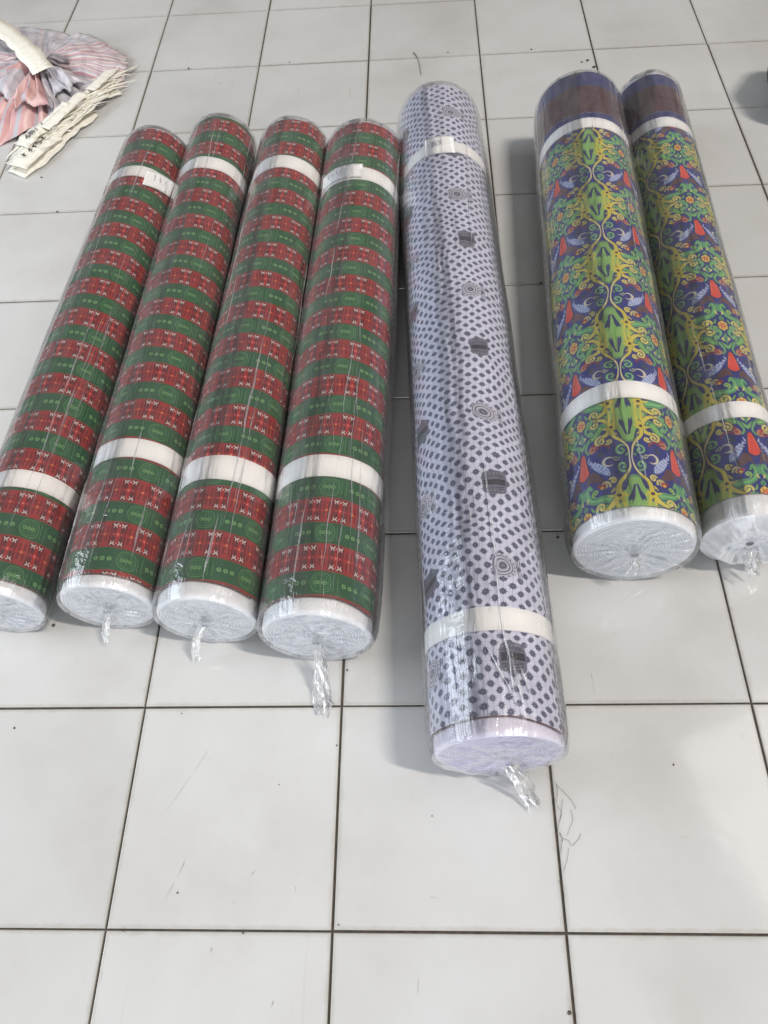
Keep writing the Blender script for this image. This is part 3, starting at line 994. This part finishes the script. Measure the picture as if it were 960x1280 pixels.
    cap(True, spec.get('capmat', M_CAP)); cap(False, M_CAP)

    # twisted tail of film
    if spec.get('tail'):
        t = spec['tail']
        inv = Matrix.Translation((xn, yn, 0)) @ Matrix.Rotation(rot, 4, 'Z')
        inv.invert()
        pts = [np.array(inv @ Vector(p)) for p, _ in t]
        wid = [q * .85 for _, q in t]
        path = bez(pts, 14)
        wd = np.interp(np.linspace(0, 1, len(path)), np.linspace(0, 1, len(wid)), wid)
        V, U = [], []
        n = 56
        for k, p in enumerate(path):
            p0 = path[max(0, k - 1)]; p1 = path[min(len(path) - 1, k + 1)]
            tv = Vector(p1 - p0); tv.normalize()
            sd = tv.cross(Vector((0, 0, 1)))
            if sd.length < .1:
                sd = Vector((1, 0, 0))
            sd.normalize(); up = sd.cross(tv)
            f = k / (len(path) - 1)
            tw = f * 4.5
            for i in range(n):
                a = 2 * math.pi * i / n
                star = 1 + .12 * math.sin(7 * a + tw * 2.5 + 3 * nf(f * 5, 2)) + .55 * nf(math.cos(a) * 1.7, math.sin(a) * 1.7, f * 5 + 2) + .25 * nf(math.cos(a) * 4, math.sin(a) * 4, f * 11)
                flat = 1 - .45 * f
                q = Vector(p) + sd * (wd[k] * star * math.cos(a + tw * .3)) + up * (wd[k] * star * flat * .8 * math.sin(a + tw * .3))
                fray = tv * (.022 * f ** 4 * nf(math.cos(a) * 2.4, math.sin(a) * 2.4, 3))
                q += fray
                V.append((q.x, q.y, max(q.z, .0009 + .0003 * math.sin(a) ** 2))); U.append((i / n * .08, f * .12))
        me = mesh('film_tail', V, grid_faces(n, len(path), True)); set_uv(me, U)
        link('film_tail', me, M_TAIL, film)

    # pressed creases in the film: small sharp ridges lying on it
    parts = []
    for (a0, sa, a1, sb, wd) in spec.get('creases', []):
        pts = []
        m = max(8, int(abs(sb - sa) * 70))
        for k in range(m + 1):
            f = k / m
            s = sa + (sb - sa) * f
            a = a0 + (a1 - a0) * f + .05 * nf(s * 8, a0 * 5, 1) + .022 * nf(s * 32, a0 * 5, 2)
            pts.append((a, s))
        vs_, fs_ = [], []
        for k, (a, s) in enumerate(pts):
            f = k / m
            h = math.sin(math.pi * min(1, max(0, f))) ** .6
            h *= max(0., min(1., .62 + 1.5 * nf(s * 17, a0 * 9, 6)))
            ww = wd * .8 * max(.06, h) / R
            for da, dr in ((-ww, -.0002), (-ww * .2, .0016 * max(.05, h)), (ww * .25, .0015 * max(.05, h)), (ww, -.0002)):
                vs_.append(cyl_pt(film_r(a + da, s) + dr, a + da, s, Z0))
        parts.append((vs_, grid_faces(4, m + 1)))
    for V, F in parts:
        me = mesh('film_crease', V, F); set_uv(me, [(v[0], v[1]) for v in V])
        link('film_crease', me, M_CREASE, film)
    return root


def auto_creases(seed, L, n, amin=-1.1, amax=1.2):
    r = random.Random(seed); out = []
    for k in range((n + 1) // 2):
        a = r.uniform(amin, amax); s = r.uniform(.0, L * .85); l = r.uniform(.06, .42)
        out.append((a, s, a + r.uniform(-.22, .22), min(L - .01, s + l), r.uniform(.0007, .0016)))
    return out


RG = 'red and green printed fabric rolls'
BG = 'blue scroll printed fabric rolls'
ROLLS = {
    'G1': dict(pose=(-.2321, .4282, -.1704, 1.5883, .0740), seed=11, fab=(.020, 1.150), group=RG,
               label='red and green fabric roll lying outermost, farthest from the black and white roll',
               mats=[print_mat('red_green_print_a', IMG_G, GPU, GPV, .0295 - .053, .06275 - .0367, .9)],
               bands=[dict(s=(.180, .213)), dict(s=(.978, 1.012), label=(.42, 1.25, .962, 1.012, .02), chars=0 + 3)],
               rim=M_WHITECLOTH, wound=M_WOUND, flap=(.016, .006), seam=2.0,
               creases=[(.30, .10, .42, .60, .0016), (.52, .12, .62, .62, .0014), (.75, .25, .80, .66, .0013), (-.35, .02, -.2, .22, .0014), (.2, .9, .3, 1.1, .0012)] + auto_creases(1, 1.15, 9)),
    'G2': dict(pose=(-.0571, .4316, -.0198, 1.6211, .0746), seed=12, fab=(.018, 1.178), group=RG,
               label='red and green fabric roll between the outermost one and its neighbour, short film knot',
               mats=[print_mat('red_green_print_b', IMG_G, GPU, GPV, .0295 - .047, .06275 - .0503, .9)],
               bands=[dict(s=(.229, .267), tilt=.001), dict(s=(.989, 1.027), tilt=-.001)],
               rim=M_WHITECLOTH, wound=M_WOUND2, flap=(.007, .003), seam=2.2,
               tail=[((-.0571, .428, .070), .006), ((-.063, .418, .056), .006), ((-.069, .408, .040), .007), ((-.074, .402, .026), .008)],
               creases=[(-.42, .02, -.22, .24, .0018), (-.10, .03, .02, .20, .0012), (.62, .05, .66, .16, .0030), (.10, .95, .06, 1.15, .0016), (.22, 1.0, .2, 1.15, .0010)] + auto_creases(2, 1.18, 9)),
    'G3': dict(pose=(.0992, .4053, .1501, 1.5885, .0775), seed=13, fab=(.026, 1.172), group=RG,
               label='red and green fabric roll beside the one with the long film tail, thin short tail',
               mats=[print_mat('red_green_print_c', IMG_G, GPU, GPV, .0295 - .0, .06275 - .0538, .9)],
               bands=[dict(s=(.204, .250), tilt=-.001), dict(s=(.994, 1.038))],
               rim=M_WHITECLOTH, wound=M_WOUND2, flap=(.003, .003), seam=1.15, askew=.004,
               tail=[((.0950, .400, .078), .006), ((.084, .390, .060), .007), ((.077, .380, .038), .007), ((.073, .372, .018), .008)],
               creases=[(.28, .12, .42, .60, .0018), (.40, .16, .60, .52, .0012), (-.45, .02, -.38, .18, .0018), (-.3, .02, -.28, .14, .0012), (.12, .02, .2, .14, .0026)] + auto_creases(3, 1.17, 9)),
    'G4': dict(pose=(.2682, .3737, .3108, 1.5489, .0829), seed=14, fab=(.0245, 1.163), group=RG,
               label='red and green fabric roll with long twisted film tail and written label on band',
               mats=[print_mat('red_green_print_d', IMG_G, GPU, GPV, .0295 - .0165, .06275 - .0525, .9)],
               bands=[dict(s=(.229, .270), tilt=.0005), dict(s=(.960, 1.001), tilt=-.001, label=(-.98, .14, .967, 1.010, -.006), chars=5, ink=(.22, .62))],
               rim=M_WHITECLOTH, wound=M_WOUND, flap=(.003, .008), seam=1.25, askew=.004,
               tail=[((.2690, .368, .076), .008), ((.271, .350, .060), .010), ((.272, .332, .030), .013), ((.272, .314, .010), .014), ((.273, .294, .005), .015)],
               creases=[(.16, .03, .30, .52, .0014), (.34, .04, .50, .46, .0016), (.62, .05, .46, .36, .0013), (.78, .04, .62, .34, .0013), (-.35, .02, -.22, .22, .0018),
                        (.22, .02, .10, .10, .0014), (-.2, .30, .02, .42, .0012), (.52, .30, .40, .60, .0012), (-.55, .05, -.45, .20, .0012)] + auto_creases(4, 1.16, 10)),
    'D': dict(pose=(.5221, .1999, .4760, 1.6535, .0898), seed=15, fab=(.022, 1.433), group='dark dotted fabric roll',
              label='long white fabric roll covered in dark grey star dots and round motifs',
              mats=[print_mat('star_dot_cloth', IMG_D, DPU, DPV, .06 - .042, .070 - .117)],
              bands=[dict(s=(.139, .172), tilt=-.001), dict(s=(1.193, 1.228), label=(-.42, .22, 1.186, 1.243, 0.0), chars=6, ink=(.2, .55))],
              rim=M_LILACCLOTH, wound=M_WOUNDL, flap=(.004, .003), seam=1.02, askew=.012, pleats=7, bulge=.006, knot=(.014, -.012),
              tail=[((.534, .194, .078), .010), ((.548, .184, .056), .012), ((.560, .172, .026), .012), ((.570, .156, .008), .011)],
              creases=[(.30, .02, -.2, .13, .0015), (.15, .06, .10, .50, .0018), (-.25, .12, -.2, .17, .0022), (.05, .12, .15, .18, .0020), (.32, .03, .2, .10, .0026), (.42, .05, .30, .09, .0022)] + auto_creases(5, 1.43, 8)),
    'B1': dict(pose=(.7437, .5055, .7949, 1.6625, .0929), seed=16, fab=(.0195, 1.1500), group=BG,
               label='thick blue fabric roll with green and yellow scroll print, neat round white end',
               mats=[print_mat('blue_scroll_print_a', IMG_S, BHU * 2, BPV, BHU + .001, .0 - .1166, 1.1), print_mat('blue_border_print_a', IMG_B, BHU * 2, SBV, .08, -.972)],
               border=.966, selvage=False,
               bands=[dict(s=(.219, .2536), tilt=.001), dict(s=(.9406, .9740), tilt=-.0015)],
               rim=M_WHITECLOTH, wound=M_WOUND2, flap=(.006, .022), seam=2.4, pleats=16,
               tail=[((.745, .500, .086), .006), ((.746, .492, .080), .007), ((.748, .486, .072), .008)],
               creases=[(.62, .68, .60, .80, .0016), (.80, .62, .82, .78, .0014), (.05, .06, .0, .15, .0016), (.02, .95, .0, .90, .002)] + auto_creases(6, 1.15, 4, -.9, 1.3)),
    'B2': dict(pose=(.9262, .5354, .9655, 1.7257, .0708), seed=17, fab=(.036, 1.173), group=BG,
               label='thinner blue fabric roll with scroll print, its end hidden by crumpled film',
               mats=[print_mat('blue_scroll_print_b', IMG_S, BHU * 2, BPV, BHU + .054, .0 - .1363, 1.1), print_mat('blue_border_print_b', IMG_B, BHU * 2, SBV, .08 + .04, -1.004)],
               border=.994, selvage=False,
               bands=[dict(s=(.181, .2128), tilt=.001), dict(s=(.9696, 1.0040), tilt=-.0015)],
               rim=M_WHITECLOTH, wound=M_WOUND2, flap=(.010, .005), seam=2.4, pleats=5, bulge=.018, capmat=M_HEAVY,
               tail=[((.930, .525, .060), .010), ((.932, .508, .050), .012), ((.934, .497, .036), .012)],
               creases=[(.30, .04, .25, .16, .0014), (.55, .10, .60, .22, .0012)] + auto_creases(7, 1.17, 4, -1, .9)),
}
roots = {k: make_roll(k, v) for k, v in ROLLS.items()}

# ------------------------------------------------------------------ heap of striped cloth with cream fringes, far left
M_ST1 = stripe_cloth('pink_grey_stripe', [(.62, .42, .44), (.70, .66, .64), (.46, .42, .46), (.60, .34, .38), (.72, .66, .66), (.52, .50, .54)], 11)
M_ST2 = stripe_cloth('grey_lilac_stripe', [(.55, .54, .58), (.62, .60, .64), (.50, .50, .55), (.66, .60, .62)], 7)
M_ST3 = stripe_cloth('pink_stripe', [(.66, .40, .39), (.72, .50, .47), (.68, .44, .42), (.60, .36, .36), (.50, .48, .52)], 5)
M_CREAM = plain_mat('cream_fringe', (.86, .83, .74), .85, .08, 120, .2, .4)
M_DARKC = plain_mat('dark_grey_cloth', (.28, .26, .28), .9, .3, 80)
KN = Vector((-.585, 2.06, 0))
heap = thing('cloth_heap', 'crumpled heap of pink and grey striped cloth with cream fringe and paper tags', 'cloth', KN)


def fan(name, a0, a1, rad, h0, h1, nfold, amp, mat, seed, nu=90, nv=26, sag=1.0, jag=.12, z0=.002, uvw=1.0, off=(0, 0, 0)):
    """cloth gathered at the knot and spreading out in folds, its rim lying on the floor"""
    nf = smooth_noise(seed)
    V, U = [], []
    for j in range(nv + 1):
        f = j / nv
        for i in range(nu + 1):
            g_ = i / nu
            a = a0 + (a1 - a0) * g_
            rr = (rad[0] + (rad[1] - rad[0]) * g_) * (1 + jag * nf(g_ * 4, seed) + .04 * nf(g_ * 19, 2))
            r = .012 + (rr - .012) * f
            a2 = a + .09 * nf(f * 2.2, g_ * 5, 2) * f + .015 * nf(f * 7, g_ * 9, 6)
            top = h0 + (h1 - h0) * f ** sag
            fold = (abs(math.sin(nfold * g_ * math.pi + 1.8 * nf(g_ * 3, f * 1.4))) ** .7 - .45) * amp * (.35 + .65 * math.sin(math.pi * min(1, f * .8 + .15)))
            edge = min(1, min(g_, 1 - g_) * 9) ** .6
            z = max(z0, (top + fold + .020 * nf(r * 9, a * 3, seed) + .008 * nf(r * 24, a * 8, seed + 3)) * (.15 + .85 * edge)) * (1 if f < .96 else .75)
            V.append((r * math.cos(a2) + off[0], r * math.sin(a2) + off[1], z + off[2])); U.append((g_ * uvw, f * .6))
    me = mesh(name, V, grid_faces(nu + 1, nv + 1)); set_uv(me, U)
    o = link(name, me, mat, heap)
    md = o.modifiers.new('thickness', 'SOLIDIFY'); md.thickness = .0012; md.offset = -1
    return o


fan('striped_fold', R_(-8), R_(58), (.235, .21), .060, .018, 3, .016, M_ST1, 21, jag=.08)
fan('striped_fold', R_(150), R_(196), (.42, .46), .062, .050, 4, .024, M_ST1, 22, jag=.06)
fan('grey_fold', R_(50), R_(150), (.20, .36), .046, .012, 2, .012, M_ST2, 23, jag=.10)
fan('pink_fold', R_(192), R_(243), (.46, .36), .064, .030, 5, .034, M_ST3, 24, jag=.10)
fan('pink_fold', R_(238), R_(288), (.33, .22), .052, .012, 4, .026, M_ST3, 25, jag=.16)
fan('grey_fold', R_(282), R_(356), (.19, .20), .046, .012, 4, .022, M_ST2, 26, jag=.14)
fan('grey_fold', R_(215), R_(262), (.20, .15), .034, .030, 3, .020, M_ST2, 27, nu=50, nv=18, jag=.25, uvw=.5, off=(-.02, -.01, .034))
fan('pink_fold', R_(252), R_(300), (.15, .17), .026, .020, 3, .020, M_ST3, 28, nu=50, nv=18, jag=.3, uvw=.4, off=(.0, -.03, .030))
fan('grey_fold', R_(290), R_(335), (.13, .12), .026, .010, 2, .016, M_ST2, 29, nu=60, nv=18, jag=.2, uvw=.3, off=(.02, -.01, .024))
fan('pink_fold', R_(178), R_(214), (.30, .26), .030, .028, 3, .024, M_ST1, 30, nu=60, nv=20, jag=.2, uvw=.5, off=(-.03, -.01, .036))
# the dark gathers round the knot
kp = []
rk = random.Random(5)
for k in range(9):
    a = rk.uniform(0, 6.28)
    p0 = Vector((.02 * math.cos(a), .02 * math.sin(a), .055))
    p2 = Vector((.085 * math.cos(a), .030 * math.sin(a), .058 + rk.uniform(-.01, .01)))
    mid = (p0 + p2) / 2 + Vector((0, 0, .016))
    kp.append(tube(bez([p0, mid, p2], 6), list(np.linspace(.007, .0025, 13)), 7))
link('knot', mesh('knot', *merge(kp)), M_DARKC, heap)


def strip(path, wd, lift, seed, th=.0007, n=14):
    """flat strip of cloth or paper along ground points (world), as a thin box section"""
    nf = smooth_noise(seed)
    q = bez([Vector(p) - KN for p in path], n)
    V = []
    m = len(q)
    for k, p in enumerate(q):
        t = Vector(q[min(m - 1, k + 1)] - q[max(0, k - 1)]); t.z = 0; t.normalize()
        sd = Vector((-t.y, t.x, 0))
        w_ = wd * (1 + .25 * nf(k * .22, seed))
        for e, dz in ((-1, 0), (-.33, .002), (.33, .002), (1, 0)):
            V.append(Vector(p) + sd * e * w_ + Vector((0, 0, lift + dz * .5 + .0025 * nf(k * .4, e, seed))))
        for e in (1, .33, -.33, -1):
            V.append(Vector(p) + sd * e * w_ + Vector((0, 0, lift - th + (.001 if abs(e) < .5 else 0) + .0025 * nf(k * .4, e, seed))))
    F = grid_faces(8, m, True)
    F.append(tuple(range(8))[::-1]); F.append(tuple((m - 1) * 8 + k for k in range(8)))
    return V, F


g_at = lambda x, y, z=.05: at(x, y, z)
link('cream_band', mesh('cream_band', *strip([g_at(-25, 20, .070), g_at(10, 42, .085), g_at(34, 64, .090), g_at(54, 88, .078)], .030, 0, 31)), M_CREAM, heap)
# fringe: base braid plus many loose strands
base = [at(138, 98, .010), at(118, 118, .022), at(92, 142, .024), at(60, 170, .020), at(28, 196, .012)]
fb = link('fringe_braid', mesh('fringe_braid', *strip(base, .036, .000, 33)), M_CREAM, heap)
bp = bez([p - KN for p in base], 24)
rf = random.Random(9)
parts = []
for k in range(70):
    f = rf.random()
    p = Vector([float(q) for q in bp[int(f * (len(bp) - 1))]])
    d = Vector((-.66, -.75, 0)) * rf.choice((-1, 1, 1)) + Vector((rf.uniform(-.2, .28), -rf.uniform(-.15, .22), 0)); d.normalize()
    l = rf.uniform(.05, .12) * (1 if f < .8 else .6)
    st = p + Vector((rf.uniform(-.026, .030), rf.uniform(-.030, .024), rf.uniform(.002, .012)))
    pts = [st, st + d * l * .5 + Vector((rf.uniform(-.008, .008), rf.uniform(-.008, .008), .003 - st.z * .3)), st + d * l + Vector((0, 0, .004 - st.z * .8))]
    parts.append(tube(bez(pts, 4), list(np.linspace(rf.uniform(.0016, .0032), .0009, 9)), 5))
fr = link('fringe', mesh('fringe', *merge(parts)), M_CREAM, fb)
fr['kind'] = 'stuff'
for pth, wd, sd_ in (([at(150, 78, .012), at(130, 96, .03), at(112, 112, .036)], .016, 41),
                     ([at(150, 114, .008), at(128, 121, .012), at(112, 126, .016)], .013, 42),
                     ([at(112, 140, .006), at(84, 162, .010), at(58, 186, .008), at(20, 218, .004)], .034, 44),
                     ([at(104, 116, .040), at(80, 138, .044), at(56, 160, .040)], .016, 45),
                     ([at(82, 128, .045), at(62, 148, .040), at(42, 166, .034)], .012, 43)):
    link('cream_strip', mesh('cream_strip', *strip(pth, wd, 0, sd_)), M_CREAM, heap)


def paper_tag(c0, c1, wd, z, seed, ink):
    a, b = at(*c0, z), at(*c1, z)
    t = link('paper_tag', mesh('paper_tag', *strip([a, (a + b) / 2 + Vector((0, 0, .004)), b], wd, 0, seed, .0006)), M_CREAM, heap)
    d = (b - a).normalized(); s = Vector((-d.y, d.x, 0))
    parts = []
    r = random.Random(seed)
    for k in range(5):
        p = a + d * (b - a).length * (.26 + .13 * k) - KN
        pts = [p + d * r.uniform(-.008, .008) + s * (-.007 + .014 * q / 4) + Vector((0, 0, .0085)) for q in range(5)]
        parts.append(tube(pts, [.0013] * 5, 4))
    link('handwriting', mesh('handwriting', *merge(parts)), ink, t)


paper_tag((20, 208), (66, 168), .034, .020, 51, M_BLACKINK)
paper_tag((26, 182), (60, 154), .022, .030, 52, plain_mat('grey_ink', (.18, .17, .17), .7))

# ------------------------------------------------------------------ dark sack that just enters at the right
bm = bmesh.new()
bmesh.ops.create_icosphere(bm, subdivisions=4, radius=1)
ns = smooth_noise(61)
for v in bm.verts:
    p = v.co.copy()
    ang = math.atan2(p.y, p.x)
    k = 1 + .07 * ns(p.x * 2, p.y * 2, p.z * 2) + .035 * math.sin(9 * ang + 3 * p.z)
    zz = (p.z + .82) * .62
    neck = 1 - .62 * max(0, (p.z - .25)) ** .8
    v.co = Vector((p.x * .17 * k * neck, p.y * .15 * k * neck, max(0.001, zz * .19)))
me = bpy.data.meshes.new('sack_body'); bm.to_mesh(me); bm.free()
M_SACK = plain_mat('dark_teal_cloth', (.030, .060, .066), .55, .3, 30, .4, .5, .006)
sack = thing('cloth_sack', 'dark teal cloth sack on the tiles, away from the fabric rolls', 'sack', (1.432, 1.790, 0))
link('sack_body', me, M_SACK, sack)
parts = []
for k in range(8):
    a = k * math.pi / 4
    parts.append(tube(bez([(.03 * math.cos(a), .03 * math.sin(a), .165), (.02 * math.cos(a), .02 * math.sin(a), .195), (.05 * math.cos(a), .05 * math.sin(a), .235)], 5), list(np.linspace(.014, .012, 11)), 7))
link('gathered_neck', mesh('gathered_neck', *merge(parts)), M_SACK, sack)

# ------------------------------------------------------------------ hair, scuffs and crumbs on the tiles
hr = random.Random(12)


def hairs(paths, rad):
    parts = []
    for pth in paths:
        q = bez([at(x, y, .0012 + hr.random() * .0015) for x, y in pth], 7)
        parts.append(tube(q, [rad] * len(q), 4))
    return merge(parts)


ho = link('hair_tangle', mesh('hair_tangle', *hairs([
    [(692, 976), (697, 982), (703, 988), (714, 1000), (720, 1011)], [(696, 980), (697, 992), (695, 1004)], [(703, 999), (702, 1014), (699, 1028), (697, 1040)],
    [(697, 1007), (702, 1016), (700, 1026)], [(714, 1012), (716, 1024), (713, 1034), (709, 1044)], [(699, 1040), (703, 1047), (711, 1051), (715, 1057), (723, 1049), (726, 1042)],
    [(703, 1048), (702, 1058), (701, 1066)], [(711, 1060), (709, 1075), (705, 1088)],
    [(698, 1100), (703, 1110), (706, 1122)], [(700, 1041), (703, 1048), (703, 1052)]], .00022)), M_HAIR)
tag(ho, 'fine tangle of dark hair on the tile joint by the dotted roll', 'hair')
ho2 = link('hair_strand', mesh('hair_strand', *hairs([[(517, 65), (521, 71), (524, 80), (526, 93)], [(516, 66), (520, 70), (522, 73)]], .0006)), M_HAIR)
tag(ho2, 'single dark hair strand crossing a tile joint behind the dotted roll', 'hair')


def scuff(x0, y0, x1, y1, wd, mat=M_SCUFF):
    a, b = at(x0, y0, .0002), at(x1, y1, .0002)
    d = (b - a); n = Vector((-d.y, d.x, 0)).normalized() * wd
    m = a + d * .45 + n * .8
    V = [a, a + d * .3 + n, m + n * .3, b, m - n * .9, a + d * .25 - n * .6]
    me = mesh('scuff_mark', V, [(0, 5, 4, 3, 2, 1)])
    link('scuff_mark', me, mat, floor, smooth=False)


for s in ((232, 1073, 221, 1098, .0009), (218, 1102, 204, 1128, .0007), (320, 1086, 312, 1096, .0008), (294, 1126, 290, 1131, .001), (265, 1184, 262, 1192, .001),
          (370, 1107, 368, 1117, .0008), (342, 1250, 338, 1260, .0012), (262, 935, 240, 968, .0004), (240, 968, 196, 1030, .0004), (434, 1172, 440, 1181, .0008), (536, 1120, 549, 1124, .0007),
          (738, 836, 744, 873, .0007), (522, 1245, 524, 1215, .0006), (271, 105, 281, 103, .0020), (289, 104, 293, 101, .0026), (437, 108, 438, 124, .0010), (372, 108, 373, 122, .0008),
          (241, 50, 220, 75, .0006), (489, 42, 492, 45, .0020), (664, 12, 668, 14, .001)):
    scuff(*s)


def crumb(x, y, r, seed):
    p = at(x, y, 0)
    bm = bmesh.new(); bmesh.ops.create_icosphere(bm, subdivisions=1, radius=r)
    q = random.Random(seed)
    for v in bm.verts:
        v.co *= q.uniform(.6, 1.25); v.co.z = max(-r * .3, v.co.z * .6)
        v.co += Vector((p.x, p.y, r * .3 + .0003))
    me = bpy.data.meshes.new('dirt_speck'); bm.to_mesh(me); bm.free()
    link('dirt_speck', me, M_DIRT, floor)


for k, (x, y, r) in enumerate(((734, 76, .0042), (742, 84, .005), (727, 78, .003), (52, 222, .003), (72, 265, .003), (67, 782, .003), (222, 1116, .0015), (304, 1166, .002), (154, 1163, .0018),
                               (421, 932, .0016), (434, 838, .002), (842, 956, .0016), (712, 1266, .003), (560, 66, .002), (362, 78, .002), (236, 86, .003), (697, 672, .0035), (423, 1156, .0012), (540, 1020, .0012),
                               (664, 62, .003), (676, 354, .003), (227, 892, .0012), (349, 981, .001), (18, 910, .002))):
    crumb(x, y, r, k)
